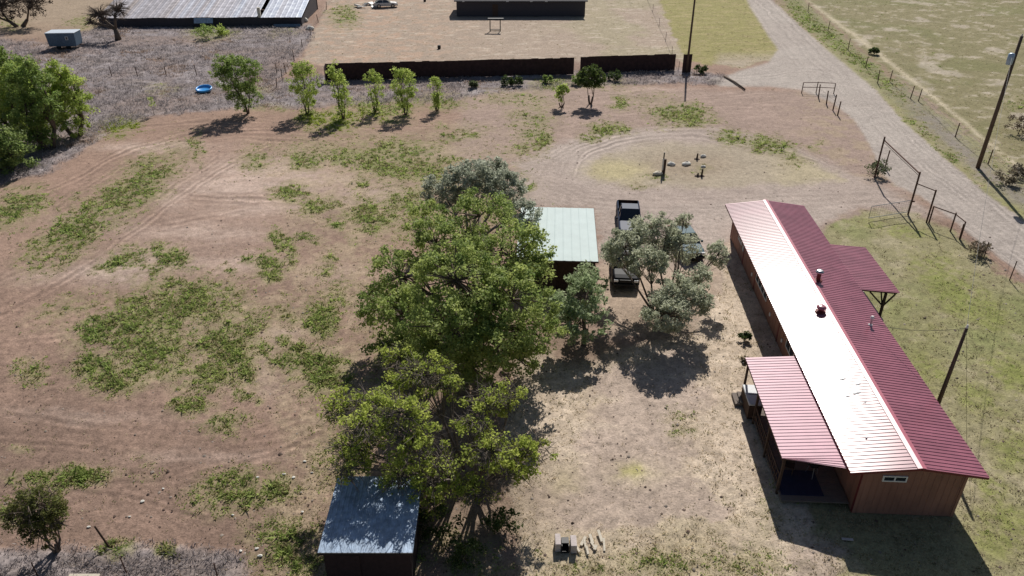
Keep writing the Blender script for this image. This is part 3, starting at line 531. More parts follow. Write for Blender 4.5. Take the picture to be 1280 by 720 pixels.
# the sparse yellow-green elm near the front
b = Vector((-2.0, 27.2, 0))
tree('sparse_elm_tree', 'yellow-green half-bare tree with grey twigs beside the blue-grey shed', 'tree', b,
     rel(b, [(470, 505, 4.8, 1.5, 1.2, .8), (458, 530, 5.0, 1.3, 1.2, .7), (505, 515, 5.4, 1.2, 1.1, .7), (435, 585, 3.8, .9, .8, .6), (530, 470, 4.9, 1.7, 1.3, .9), (445, 560, 3.6, 1.3, 1.2, .9), (430, 510, 4.0, 1.0, 1.0, .7), (500, 450, 4.6, 1.2, .9, .7), (515, 550, 4.6, 1.4, 1.2, .8), (560, 575, 3.4, 1.0, 1.0, .6), (590, 530, 4.2, .9, .9, .5), (540, 605, 2.6, 1.0, 1.0, .6), (590, 610, 2.2, .9, .9, .6), (610, 500, 4.5, 1.1, .9, .6), (640, 500, 4.0, 1.1, .9, .7), (615, 565, 3.6, 1.2, 1.0, .8), (668, 560, 3.2, 1.1, .9, .8), (640, 585, 2.7, 1.1, 1.0, .8), (500, 595, 2.8, 1.1, 1.0, .7),  (540, 630, 1.3, .8, .7, .6), (600, 620, 1.6, .8, .8, .6), (560, 480, 4.6, .8, .8, .5)]),
     size=.125, nleaf=58, dens=.8, cols=((.30, .38, .07), (.64, .70, .17)), clump=.34, trunk_r=.15, fork=.10, twig=.8, bare=2.2, bark='barkgrey', shell=.3, stems=4)
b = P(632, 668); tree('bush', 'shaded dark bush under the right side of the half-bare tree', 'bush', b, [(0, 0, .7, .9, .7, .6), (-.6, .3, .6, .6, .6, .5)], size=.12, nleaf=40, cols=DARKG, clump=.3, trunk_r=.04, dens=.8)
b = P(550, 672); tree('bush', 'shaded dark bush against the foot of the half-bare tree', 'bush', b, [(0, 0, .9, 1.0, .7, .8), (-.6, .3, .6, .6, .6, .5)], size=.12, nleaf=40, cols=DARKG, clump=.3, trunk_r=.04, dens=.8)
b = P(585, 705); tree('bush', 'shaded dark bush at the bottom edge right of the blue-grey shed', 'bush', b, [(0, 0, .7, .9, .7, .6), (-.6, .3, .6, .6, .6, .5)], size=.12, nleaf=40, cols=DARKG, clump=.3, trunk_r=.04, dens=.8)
# silver olive over the cars
b = Vector((9.6, 41.6, 0))
tree('russian_olive_tree', 'grey-green airy tree overhanging the parked cars beside the long red house', 'tree', b,
     rel(b, [(815, 290, 4.8, 1.9, 1.3, 1.2), (780, 310, 4.4, 1.3, 1.3, 1.1), (850, 310, 4.0, 1.3, 1.1, 1.0), (810, 328, 4.2, 1.3, 1.2, 1.0), (845, 365, 3.2, 1.5, 1.3, 1.0), (835, 395, 2.6, 1.5, 1.3, 1.0), (868, 375, 2.6, 1.2, 1.2, .9), (766, 316, 3.0, .7, .8, .8), (898, 318, 3.4, .7, .7, .9), (855, 275, 4.2, .5, .5, .6), (875, 345, 3.2, .8, .8, .7), (822, 382, 2.4, .8, .8, .8)]),
     size=.14, nleaf=85, dens=1.5, cols=((.34, .37, .25), (.66, .67, .51)), clump=.36, trunk_r=.13, fork=.25, twig=.9, bark='bark', bare=.15, stems=2)
# clump at the left edge
for k, (bx, by, hh, r, lab, cols) in enumerate([
        (62, 186, 9.4, 2.3, 'broadest upright tree in the middle of the dense clump at the left edge', GREEN), (96, 170, 8.0, 2.1, 'right-hand outer tree of the clump at the left edge, beside the grey brush', YGREEN),
        (22, 168, 9.8, 2.6, 'rear left tree of the clump, reaching highest at the left edge', GREEN), (42, 176, 8.6, 1.9, 'slimmer tree squeezed in the middle of the clump at the left edge', YGREEN), (8, 214, 4.6, 2.6, 'low front bush-like tree of the clump at the left edge', ((.17, .25, .08), (.36, .44, .15)))]):
    b = P(bx, by); h = hh
    lo = [(0, 0, h * .52, r, r, h * .40), (r * .45, .2, h * .36, r * .75, r * .7, h * .30), (-r * .5, -.2, h * .38, r * .8, r * .7, h * .30), (.2, 0, h * .80, r * .55, r * .5, h * .2), (r * .4, r * .3, h * .62, r * .55, r * .5, h * .28), (-r * .4, 0, h * .66, r * .5, r * .5, h * .26), (0, -r * .4, h * .2, r * .7, r * .5, h * .16)]
    tree('elm_tree', lab, 'tree', b, lo, size=.22, nleaf=60, dens=.85, cols=cols, clump=.55, trunk_r=.22, stems=2, group='trees in the clump at the left edge', twig=.3)
# young trees in the row along the back
row = [(310, 142, 64, 3.0, 'widest feathery young tree of the back row, leftmost of the row', 2), (384, 142, 72, 1.9, 'second young tree from the left in the back row', 2), (429, 148, 78, 1.35, 'slim young tree just inside the left end of the dark fence', 1), (469, 140, 84, 1.25, 'thin sparse young tree between two fuller ones in front of the dark fence', 1), (507, 143, 80, 1.7, 'bright yellow-green pointed young tree in front of the dark fence', 1), (546, 138, 94, .8, 'narrowest sapling at the right end of the row of young trees', 1)]
for bx, by, ty, r, lab, kk in row:
    lean = {310: -.9, 384: .2, 429: -.2, 469: .3, 507: 0, 546: .15}[bx]
    b = P(bx, by); v_ = (ty - 360) / F; h = H - b.y * (SP + v_ * CP) / (CP - v_ * SP)
    lo = [(0, 0, h * .55, r * .75, r * .65, h * .36), (r * .25, 0, h * .30, r * .5, r * .5, h * .22), (-r * .2, .1, h * .32, r * .45, r * .5, h * .22), (-r * .45, .1, h * .62, r * .5, r * .5, h * .26), (r * .4, .1, h * .60, r * .5, r * .5, h * .26), (0, 0, h * .80, r * .5, r * .4, h * .19), (0, -.1, h * .14, r * .4, r * .35, h * .12)]
    lo = [(q[0] + lean * q[2] / h * random.uniform(.7, 1.3), q[1], q[2] * random.uniform(.94, 1.06), q[3] * random.uniform(.8, 1.2), q[4], q[5]) for q in lo]
    if r > 2.5: lo += [(-r * .55, 0, h * .72, r * .3, r * .4, h * .2), (r * .5, 0, h * .68, r * .35, r * .4, h * .2)]
    tree('young_tree', lab, 'tree', b, lo, size=.17, nleaf=48, dens=.5 if 'sparse' in lab else .72, cols=YGREEN if 'yellow' in lab or r < 2 else GREEN, clump=.42, trunk_r=.07, fork=.22, stems=3, group='young trees in a row along the back fence', twig=.8)
b = P(702, 134); tree('small_tree', 'small yellow-green bush with a dark foot by the gap in the dark fence', 'bush', b, [(0, 0, 1.6, .9, .8, .9), (.2, 0, 2.1, .6, .6, .6)], size=.2, nleaf=40, cols=YGREEN, clump=.35, trunk_r=.08, stems=3, dens=1.1)
b = P(738, 130); tree('round_tree', 'round-crowned small green tree on several stems in front of the right dark fence panel', 'tree', b, [(0, 0, 3.2, 1.7, 1.4, 1.1), (-.7, 0, 2.7, 1, 1, .9), (.7, 0, 2.8, 1, 1, .9), (0, 0, 3.9, 1.1, 1, .7)], size=.2, nleaf=45, cols=((.075, .12, .03), (.14, .18, .05)), clump=.4, trunk_r=.08, stems=4, dens=1.1)
b = P(193, 144); tree('sapling', 'tiny lone sapling at the edge of the grey brush right of the tree clump', 'sapling', b, [(0, 0, 1.6, .35, .35, .6)], size=.15, nleaf=25, cols=YGREEN, clump=.25, trunk_r=.04, dens=.8)
b = P(72, 690); tree('dark_shrub', 'big dark leaning shrub with a yellowish crown in the bottom left corner', 'shrub', b, [(-.3, .1, 2.7, 1.1, .9, .9), (-.1, 0, 1.7, .95, .8, 1.0), (-.9, .1, 2.2, .8, .7, .8), (.4, 0, 2.8, .8, .6, .7), (.3, 0, 2.0, .8, .6, .8)], size=.10, nleaf=60, cols=((.12, .135, .04), (.25, .26, .08)), clump=.26, trunk_r=.06, stems=5, dens=.9, bare=.8, twig=1)
for bx, by, r, lab, cols in [(634, 107, .8, 'left twin of two dark round bushes before the long dark fence', DARKG), (646, 107, .8, 'right twin of two dark round bushes before the long dark fence', DARKG), (722, 106, .8, 'dark bush behind the small yellow-green bush', GREEN), (767, 101, .9, 'dark bush right of the round-crowned small tree', DARKG), (684, 104, .7, 'low green bush left of the gap in the dark fence', GREEN), (592, 110, .6, 'low olive bush before the middle of the long dark fence', OLIVE),
        (1097, 219, 1.0, 'dark olive bush growing at the foot of the left entrance post', OLIVE), (1273, 167, 1.3, 'brown round bush at the right edge beyond the track', ((.11, .085, .06), (.17, .13, .09))), (1258, 230, 1.0, 'brownish bush near the tall pole with the transformer', ((.12, .10, .07), (.19, .16, .11))), (1092, 68, .7, 'lone dark bush between the road verge and the pasture track', DARKG), (1275, 222, .8, 'dull brown bush at the right edge below the track', ((.12, .10, .08), (.18, .15, .11))),
        (876, 92, .8, 'dark green bush right of the small standing panel', DARKG), (1224, 320, .8, 'dry brown tuft at the fence beside the lower end of the gate fence', ((.14, .11, .08), (.24, .2, .14))), (258, 48, 1.5, 'bright green bush in front of the old barn', GREEN), (277, 45, 1.1, 'smaller bright green bush in front of the old barn, right of a larger one', YGREEN), (276, 24, 1.1, 'dark bush against the old barn roof edge', DARKG), (930, 425, .35, 'small dark bush left of the porch by the house', DARKG)]:
    b = P(bx, by); tree('bush', lab, 'bush', b, [(0, 0, r * .75, r, r, r * .7), (r * .3, 0, r * .6, r * .7, r * .7, r * .5)], size=max(.1, .09 + b.y * .0011), nleaf=40, cols=cols, clump=r * .4, trunk_r=.05, dens=.9, fork=.2, twig=.3)
b = P(148, 50); tree('dead_tree', 'bare dead tree with tangled dark branches at the left end of the old barn', 'tree', b, [(-2.0, 0, 3.8, 2.5, 1.5, 1.8), (1, .3, 4.6, 2.0, 1.5, 2), (-3.6, 0, 2.6, 1.5, 1, 1.2)], nleaf=0, dens=1.1, clump=.6, trunk_r=.42, twig=1, bare=2.5, bark='bark', fork=.4)
b = P(25, 33); tree('leafless_tree', 'broad leafless dark tree mass in the top left corner', 'tree', b, [(-2, 0, 3.5, 4, 2.5, 2.5), (3, 0, 4, 3, 2.5, 2.4), (-7, 0, 3.5, 4, 2.5, 2.5)], size=.25, nleaf=45, cols=((.04, .03, .025), (.09, .07, .055)), dens=1.2, clump=.8, trunk_r=.3, twig=1, bare=2, stems=2)

# ------------------------------------------------------------------ corrugated sheets
def corr(mb, x0, x1, y0, y1, zf, pitch=.25, amp=.022, along='x', skew=None, thick=.02):
    """Ribbed sheet; ribs run along `along`. zf(x,y) = height of the sheet. skew(x) shifts y0."""
    prof = [(0, 0), (.32, 0), (.42, 1), (.62, 1), (.72, 0)]
    s0, s1 = (y0, y1) if along == 'x' else (x0, x1)
    st = []; k = 0
    while s0 + k * pitch < s1:
        for a, b_ in prof:
            p = s0 + (k + a) * pitch
            if p < s1: st.append((p, b_ * amp))
        k += 1
    st.append((s1, 0))
    k0 = len(mb.v)
    for layer in (0, -thick):
        for p, dz in st:
            for e in (0, 1):
                if along == 'x':
                    x = x1 if e else x0; y = p
                    if skew: y = max(y, skew(x))
                else:
                    y = y1 if e else y0; x = p
                mb.v.append(Vector((x, y, zf(x, y) + dz + layer)))
    n = len(st)
    for i in range(n - 1):
        a = k0 + 2 * i; mb.f.append([a, a + 1, a + 3, a + 2]); c = a + 2 * n; mb.f.append([c, c + 2, c + 3, c + 1])
        mb.f.append([a, a + 2, c + 2, c]); mb.f.append([a + 1, c + 1, c + 3, a + 3])
    mb.f.append([k0, k0 + 2 * n, k0 + 2 * n + 1, k0 + 1]); e = k0 + 2 * (n - 1); mb.f.append([e, e + 1, e + 1 + 2 * n, e + 2 * n])
    return mb

# ------------------------------------------------------------------ the long red house
HX, HY, HR = 18.18, 25.3, -math.atan2(1.5, 29.2)
house = empty('long_house', (HX, HY, 0), HR); tag(house, 'long narrow brown-red house with a ribbed red metal gable roof', 'house')
L = 28.9; WW = 2.3; EA = 2.74; RG = 3.14; HO = 3.03
wl = MB()
def gable(y): return [(-WW, y, 0), (WW, y, 0), (WW, y, 2.80), (0, y, 3.07), (-WW, y, 2.80)]
wl.v = [Vector(p) for p in gable(0) + gable(L)]
wl.f = [[0, 1, 2, 3, 4], [9, 8, 7, 6, 5], [0, 4, 9, 5], [1, 6, 7, 2], [0, 5, 6, 1]]
walls = wl.build('wall', 'wallred', house)
g = MB()   # siding grooves / battens
for i in range(1, int(L / .6)):
    for s in (-1, 1): g.box((s * (WW + .006), i * .6, 1.4), (.012, .035, 2.7))
for i in range(-7, 8): g.box((i * .3, -.006, 1.38), (.025, .012, 2.72))
g.build('siding_battens', 'wallred', house)
for yy in (.06, 3.6, 7.2, 10.6, 14.2, 17.8 + 2.9, 24.4, L - .06):
    for s in (-1, 1): MB().box((s * (WW + .012), yy, 1.36), (.03, .12, 2.70)).build('trim_strip', 'walltrim', house)
for s in (-1, 1): MB().box((s * (WW - .06), -.014, 1.36), (.12, .03, 2.70)).build('trim_strip', 'wallred', house)
sl_ = (RG - EA) / HO
for s in (-1, 1):
    r_ = corr(MB(), min(0, s * HO), max(0, s * HO), -.28, L + .28, lambda x, y: RG - abs(x) * sl_, pitch=.235, amp=.024)
    r_.build('roof', 'roofred', house)
rc = MB(); 
for s in (-1, 1):
    rc.add([(0, -.3, RG + .045), (s * .2, -.3, RG + .012), (s * .2, L + .3, RG + .012), (0, L + .3, RG + .045)], [(0, 1, 2, 3)])
rc.build('ridge_cap', 'trimred', house)
fb = MB()
for s in (-1, 1):
    fb.box((s * (HO - .03), L / 2, EA - .09), (.04, L + .5, .13))
    fb.box((s * HO / 2, -.26, (EA + RG) / 2 - .075), (HO, .03, .12), ry=s * math.atan(sl_))
    fb.box((s * HO / 2, L + .26, (EA + RG) / 2 - .075), (HO, .03, .12), ry=s * math.atan(sl_))
    fb.box((s * (HO + WW) / 2, L / 2, EA - .02), (HO - WW - .06, L + .4, .03))
fb.build('fascia', 'walltrim', house)
def window(par, c, wdt, hgt, axis, n=2, frame='white', sill=True):
    """axis: 'x' = wall facing -y; 'l' = facing -x; 'r' = facing +x"""
    rz = {'x': 0, 'l': -math.pi / 2, 'r': math.pi / 2}[axis]; m4 = Matrix.Translation(c) @ Matrix.Rotation(rz, 4, 'Z')
    f = MB(); t = .06
    def bx(m, cx, cz, w_, h_, d, yy=0):
        q = MB().box((cx, yy, cz), (w_, d, h_)); m.add(q.v, q.f, m4)
    bx(f, 0, hgt / 2 - t / 2, wdt, t, .07); bx(f, 0, -hgt / 2 + t / 2, wdt, t, .07)
    for k in range(n + 1): bx(f, -wdt / 2 + t / 2 + k * (wdt - t) / n, 0, t, hgt - 2 * t, .066)
    w_ = f.build('window', frame, par)
    p = MB(); bx(p, 0, 0, wdt - t, hgt - t, .02, .0); p.build('pane', 'glass', w_)
    return w_
window(house, (-.88, -.03, 2.25), 1.08, .34, 'x', 2)
window(house, (-WW - .03, 18.9, 1.55), 3.0, 1.15, 'l', 4)
window(house, (-WW - .03, 11.6, 1.5), 1.6, 1.2, 'l', 2)
window(house, (-WW - .03, 25.8, 1.6), 1.2, .9, 'l', 2)
window(house, (WW + .03, 7.5, 1.5), 1.4, 1.0, 'r', 2); window(house, (WW + .03, 26, 1.5), 1.4, 1.0, 'r', 2)
d = MB(); d.box((-WW - .03, 5.6, 1.25), (.06, .95, 2.0)); dr = d.build('door', 'white', house); d = MB(); d.box((-WW - .09, 5.25, 1.2), (.07, .05, .05)); d.build('handle', 'steel', dr)
d = MB(); d.box((WW + .03, 19.8, 1.25), (.06, .95, 2.0)); dr = d.build('door', 'walltrim', house); d = MB(); d.box((WW + .09, 19.5, 1.2), (.07, .05, .05)); d.build('handle', 'steel', dr)
for yy in (16.2, 21.5, 13.2): MB().box((-WW - .035, yy, .75), (.06, .16, .22)).build('outlet_box', 'white', house)
MB().box((-WW - .03, 24.7, 1.2), (.06, .3, .5)).build('meter_box', 'greypaint', house)
def loc_of(px, py, z):  # picture point at height z -> house frame
    p = P(px, py, z) - Vector((HX, HY, 0)); c_, s_ = math.cos(-HR), math.sin(-HR)
    return (p.x * c_ - p.y * s_, p.x * s_ + p.y * c_, z)
def vent(px, py, z, h, r, capm, bodym, label_mast=False):
    x, y, z = loc_of(px, py, z); z = RG - abs(x) * sl_
    fl = MB(); fl.lathe([(r * 2.2, -.03), (r * 2.0, .05), (r * 1.1, .09)], (x, y, z), 12); f_ = fl.build('vent_flashing', bodym if not label_mast else 'white', house)
    b_ = MB(); b_.tube([(x, y, z - .02), (x, y, z + h)], r, 12); b_.build('vent_pipe', bodym, house, smooth=False)
    c_ = MB(); c_.lathe([(r * 1.15, 0), (r * 1.9, .0), (r * 1.9, .07), (r * 1.2, .16), (.02, .18)], (x, y, z + h - .04), 14); c_.build('vent_cap', capm, house)
vent(1022, 352, 3.0, .62, .13, 'steel', 'walltrim'); vent(1025, 393, 2.9, .32, .15, 'roofred', 'walltrim'); vent(1088, 406, 2.9, .5, .06, 'white', 'steel', True)
# roof patches / screws
sm = MB()
x, y, z = loc_of(1083, 548, 2.95); sm.lathe([(.05, 0), (.05, .05), (.03, .07)], (x, y, RG - abs(x) * sl_ + .02), 10)
sm.build('pipe_stub', 'greypaint', house)
for kx, ky, kr in ((-1.0, 5.2, .10), (-.7, 5.9, .07), (-1.3, 6.4, .08), (-.9, 4.4, .06), (-1.5, 5.0, .05)):
    q_ = MB(); q_.box((kx, ky, RG - abs(kx) * sl_ + .027), (kr * 4, kr, .004), ry=-math.atan(sl_), rz=.3); q_.build('roof_scuff', 'greypaint', house)
# porch on the left
pf = lambda x, y: 2.62 - (-x - 2.36) * .075
PR = corr(MB(), -5.68, -2.36, -.02, 8.95, pf, pitch=.235, amp=.022, skew=lambda x: (0.92 * (-x - 3.03) / 2.65 if x < -3.03 else 0))
PR.build('porch_roof', 'roofred2', house)
b_ = MB(); b_.box((-5.62, 4.9, 2.28), (.09, 7.9, .14)); 
for yy in (1.1, 3.1, 5.0, 6.9, 8.8): b_.box((-4.0, yy, 2.41), (3.2, .08, .12), ry=-.075)
b_.build('porch_beam', 'timber', house)
for yy in (1.05, 3.6, 6.2, 8.75): MB().box((-5.5, yy, 1.1), (.11, .11, 2.24)).build('porch_post', 'timber', house)
dk = MB()
for i in range(20): dk.box((-3.93, .55 + i * .425, .24), (3.15, .41, .06))
dk.box((-3.93, 4.6, .1), (3.0, 8.0, .2)); dk.build('porch_deck', 'deck', house)
rl = MB()
for z in (.65, 1.1): rl.box((-5.5, 3.6, z), (.05, 5.0, .07))
for i in range(17): rl.box((-5.5, 1.25 + i * .3, .7), (.035, .035, .8))
rl.build('porch_railing', 'timber', house)
st = MB()
for i in range(2): st.box((-5.75 - .28 * (1 - i), 8.1, .09 + .09 * i), (.3, 1.0, .18 + .0 * i))
st.build('porch_step', 'deck', house)
# canopy on the right
AR = corr(MB(), 2.36, 5.66, 16.6, 22.95, lambda x, y: 2.60 - (x - 2.36) * .07, pitch=.235, amp=.022)
AR.build('canopy_roof', 'roofred', house)
b_ = MB(); b_.box((5.45, 19.8, 2.27), (.14, 6.1, .16))
for yy in (16.75, 18.8, 20.8, 22.8): b_.box((4.0, yy, 2.40), (3.1, .10, .14), ry=.07)
b_.build('canopy_beam', 'timber', house)
for yy in (16.8, 22.7): 
    MB().box((4.9, yy, 1.1), (.14, .14, 2.2)).build('canopy_post', 'timber', house)
    br_ = MB(); br_.tube([(4.85, yy, 1.3), (3.9, yy, 2.25)], .055, 6); br_.tube([(4.95, yy, 1.3), (5.5, yy, 2.15)], .055, 6); br_.tube([(4.9, yy + .05, 1.2), (4.9, yy + .9 * (1 if yy < 20 else -1), 2.2)], .05, 6)
    br_.build('canopy_brace', 'timber', house)
MB().box((3.8, 19.8, .08), (2.9, 6.0, .16)).build('canopy_slab', 'block', house)
def HW(x, y, z):  # house frame -> world
    c_, s_ = math.cos(HR), math.sin(HR); return Vector((HX + x * c_ - y * s_, HY + x * s_ + y * c_, z))
# things on the porch
p = HW(-4.4, 1.55, .27); t = MB(); t.box((0, 0, .006), (2.0, 1.7, .012)); o = t.build('deck_sheet', 'bluesheet', None, loc=p); o.rotation_euler[2] = HR; tag(o, 'blue sheet spread on the shaded near end of the porch', 'deck_sheet')  # thin dark blue sheet over the near deck boards
gr = empty('barbecue_grill', HW(-3.6, 2.1, .285), HR + .3); tag(gr, 'dark barbecue grill standing on the blue sheet in the porch shade', 'grill')
m = MB(); m.lathe([(.05, .55), (.2, .6), (.28, .75), (.29, .85)], n=16); m.build('bowl', 'black', gr, smooth=True); m = MB(); m.lathe([(.3, .85), (.28, .98), (.15, 1.08), (.03, 1.11)], n=16); m.build('lid', 'black', gr, smooth=True)
for k in range(3): a = k * 2.094; MB().tube([(math.cos(a) * .18, math.sin(a) * .18, .62), (math.cos(a) * .32, math.sin(a) * .32, 0)], .014, 6).build('leg', 'steel', gr)
ch = empty('porch_chair', HW(-4.7, 2.3, .285), HR - .4); tag(ch, 'dark slatted chair beside the grill on the porch', 'chair')
MB().box((0, 0, .42), (.5, .48, .05)).build('seat', 'timber', ch); MB().box((0, .24, .75), (.5, .05, .6), rx=-.15).build('backrest', 'timber', ch)
for sx in (-1, 1):
    for sy in (-1, 1): MB().box((sx * .21, sy * .2, .2), (.05, .05, .4)).build('leg', 'timber', ch)
cp_ = P(941, 493, 1.05); fz = empty('chest_freezer', (cp_.x, cp_.y, 0), HR); tag(fz, 'pale grey two-lidded chest at the outer edge of the porch, far end', 'chest')
MB().box((0, 0, .48), (.72, 1.75, .88)).build('body', 'timber', fz, bevel=.02)
for sy in (-1, 1): MB().box((0, sy * .45, 1.0), (.76, .84, .12)).build('lid', 'chest', fz, bevel=.03)
pl = empty('hanging_planter', P(931, 452, 1.7) - Vector((0, 0, 0)) , 0); tag(pl, 'dark planter with straggly plant hanging at the far outer corner of the porch', 'planter')
MB().lathe([(.12, -.25), (.2, -.05), (.2, 0)], n=12).build('pot', 'black', pl); v, q, t = leaf_cloud(np.array([[0, 0, .1]]), np.array([.3]), 200, .1, ((.06, .05, .035), (.12, .1, .06))); npmesh('plant', v, q, 'leaf', t, parent=pl)

# ------------------------------------------------------------------ pale green shed (middle)
sh_ = empty('pale_green_shed', (0, 0, 0)); tag(sh_, 'square shed with a flat pale mint metal roof between the big tree and the cars', 'shed')
z1 = 2.6; A, B_, C_, D_ = P(640, 262, z1), P(742, 262, z1), P(748, 327, z1), P(640, 327, z1)
rz = math.atan2(B_.x - C_.x, B_.y - C_.y); sh_.location = (C_.x, C_.y, 0); sh_.rotation_euler = (0, 0, -rz)
Ls = (B_ - C_).length; Wd = 5.6
corr(MB(), -Wd, 0, 0, Ls, lambda x, y: z1 + .012 * y, pitch=.6, amp=.012, along='y').build('roof', 'mint', sh_)
wl = MB(); wl.box((-Wd + .25, Ls / 2, 1.25), (.1, Ls - .5, 2.5)); wl.box((-.22, Ls / 2, 1.25), (.1, Ls - .5, 2.5)); wl.box((-Wd / 2, Ls - .25, 1.25), (Wd - .4, .1, 2.5)); wl.box((-Wd / 2 - 1.3, .28, 1.25), (2.6, .1, 2.5)); wl.box((-Wd / 2, .28, 2.4), (Wd - .4, .1, .22)); wl.box((-.5, .28, 1.15), (.5, .1, 2.3))
wl.build('wall', 'shedwall', sh_)
MB().box((-1.9, .40, 1.14), (2.15, .06, 2.24)).build('door', 'timber', sh_)
fb = MB(); fb.box((-Wd / 2, -.01, z1 - .06), (Wd, .03, .1)); fb.box((.01, Ls / 2, z1 + .0), (.03, Ls, .1), rx=.012); fb.build('fascia', 'shedwall', sh_)

# ------------------------------------------------------------------ blue-grey shed (bottom left)
z1 = 2.3; b1 = P(397, 691, z1); b2 = P(516, 691, z1); bl = empty('blue_grey_shed', (b1.x, b1.y, 0)); tag(bl, 'small dark shed with a dappled blue-grey metal roof at the bottom edge', 'shed')
Wb = b2.x - b1.x; top = P(428, 598, z1); Lb = top.y - b1.y
corr(MB(), 0, Wb, 0, Lb, lambda x, y: z1 + .03 * y, pitch=.22, amp=.02, along='y').build('roof', 'blueroof', bl)
wl = MB(); wl.box((Wb / 2, .22, 1.12), (Wb - .3, .08, 2.24)); wl.box((Wb / 2, Lb - .22, 1.12), (Wb - .3, .08, 2.24)); wl.box((.2, Lb / 2, 1.12), (.08, Lb - .4, 2.24)); wl.box((Wb - .2, Lb / 2, 1.12), (.08, Lb - .4, 2.24)); wl.build('wall', 'shedfront', bl)
d = MB().box((Wb * .3, .16, 1.0), (.9, .05, 1.95)); d.build('door', 'shedfront', bl); MB().box((Wb / 2, -.02, z1 - .05), (Wb, .03, .12)).build('fascia', 'black', bl)

# ------------------------------------------------------------------ vehicles
def vehicle(name, label, loc, rz, paint, kind):
    """front faces local -Y"""
    r = empty(name, loc, rz); tag(r, label, {'pickup': 'pickup truck', 'suv': 'car', 'hatch': 'car'}[kind], 'vehicles parked under the airy tree' if kind else None)
    Lh = {'pickup': 2.75, 'suv': 2.35, 'hatch': 2.2}[kind]; W = .96 if kind != 'hatch' else .88
    belt = 1.12 if kind != 'hatch' else .95; hood = 1.02 if kind != 'hatch' else .88
    # lower body: stations (y, half width, z bottom, z top)
    if kind == 'pickup': stn = [(-Lh, W * .82, .45, .72), (-Lh + .08, W * .93, .38, .98), (-Lh + .5, W, .35, hood + .02), (-1.25, W, .35, belt), (.95, W, .35, belt), (1.0, W, .38, belt + .08), (Lh - .06, W, .42, belt + .08), (Lh, W * .97, .45, belt + .05)]
    else: stn = [(-Lh, W * .80, .42, .70), (-Lh + .08, W * .92, .34, hood - .1), (-Lh + .45, W * .98, .3, hood), (-1.05, W, .3, belt), (1.4, W, .3, belt), (Lh - .12, W * .94, .34, belt - .02), (Lh, W * .84, .42, belt - .2)]
    mb = MB(); k0 = 0
    for y, w_, zb, zt in stn:
        pts = [(-w_ * .92, zb), (-w_, zb + .12), (-w_, (zb + zt) / 2 + .1), (-w_ * .95, zt - .06), (-w_ * .86, zt), (w_ * .86, zt), (w_ * .95, zt - .06), (w_, (zb + zt) / 2 + .1), (w_, zb + .12), (w_ * .92, zb)]
        for x_, z_ in pts: mb.v.append(Vector((x_, y, z_)))
    n = 10
    for i in range(len(stn) - 1):
        bedspan = kind == 'pickup' and i in (4, 5)
        for j in range(n):
            if bedspan and j == 4: continue
            a = i * n + j; b_ = i * n + (j + 1) % n; mb.f.append([a, b_, b_ + n, a + n])
    mb.f.append(list(range(n))[::-1]); e = (len(stn) - 1) * n; mb.f.append([e + j for j in range(n)])
    body = mb.build('body', paint, r, bevel=.03)
    # cabin: roof shell + pillars as one mesh, windows are parts
    if kind == 'pickup': c = (-1.2, -.5, .65, .95); zt = 1.78
    elif kind == 'suv': c = (-1.15, -.45, 1.75, 2.2); zt = 1.78
    else: c = (-1.0, -.25, 1.2, 1.95); zt = 1.45
    wb, wt = W * .88, W * .72
    y0, y1, y2, y3 = c; cab = MB()
    cab.add([(-wt, y1, zt), (wt, y1, zt), (wt, y2, zt), (-wt, y2, zt), (-wt * .96, y1 + .06, zt + .05), (wt * .96, y1 + .06, zt + .05), (wt * .96, y2 - .06, zt + .05), (-wt * .96, y2 - .06, zt + .05)],
            [(4, 5, 6, 7), (0, 1, 5, 4), (1, 2, 6, 5), (2, 3, 7, 6), (3, 0, 4, 7), (0, 3, 2, 1)])
    for sx in (-1, 1):
        for (ya, yb) in ((y0, y1), (y3, y2), ((y0 + y3) / 2, (y1 + y2) / 2)): cab.tube([(sx * wb, ya, belt - .02), (sx * wt, yb, zt)], .045, 6)
    cab.build('cab_roof', paint, r, bevel=.02)
    i_ = .985
    MB().add([(-wb * i_, y0 + .02, belt), (wb * i_, y0 + .02, belt), (wt * i_, y1 + .02, zt - .01), (-wt * i_, y1 + .02, zt - .01)], [(0, 1, 2, 3)]).build('windscreen', 'glass', r)
    MB().add([(-wb * i_, y3 - .02, belt), (wb * i_, y3 - .02, belt), (wt * i_, y2 - .02, zt - .01), (-wt * i_, y2 - .02, zt - .01)], [(3, 2, 1, 0)]).build('rear_window', 'glass', r)
    for sx in (-1, 1): MB().add([(sx * wb * i_, y0 + .02, belt), (sx * wb * i_, y3 - .02, belt), (sx * wt * i_, y2 - .02, zt - .01), (sx * wt * i_, y1 + .02, zt - .01)], [(0, 1, 2, 3)]).build('side_window', 'glass', r)
    for sx in (-1, 1):
        MB().box((sx * (W + .1), y0 + .25, belt + .08), (.18, .1, .16)).build('wing_mirror', paint, r, bevel=.03)
        MB().box((sx * W * .72, -Lh + .02, .74), (.30, .16, .17)).build('headlight', 'lamp', r, bevel=.03)
        MB().box((sx * W * .86, Lh - .04, .9), (.12, .1, .28)).build('tail_light', 'redlens', r)
    g = MB(); g.box((0, -Lh - .015, .72), (W * .95, .05, .22))
    for k in range(5): g.box((-.4 + k * .2, -Lh - .045, .72), (.03, .02, .22))
    g.build('grille', 'black', r)
    MB().box((0, -Lh - .05, .45), (W * 1.75, .18, .2)).build('bumper', 'steel' if kind == 'pickup' else 'black', r, bevel=.04)
    MB().box((0, Lh + .04, .5), (W * 1.75, .16, .18)).build('bumper', 'steel' if kind == 'pickup' else 'black', r, bevel=.04)
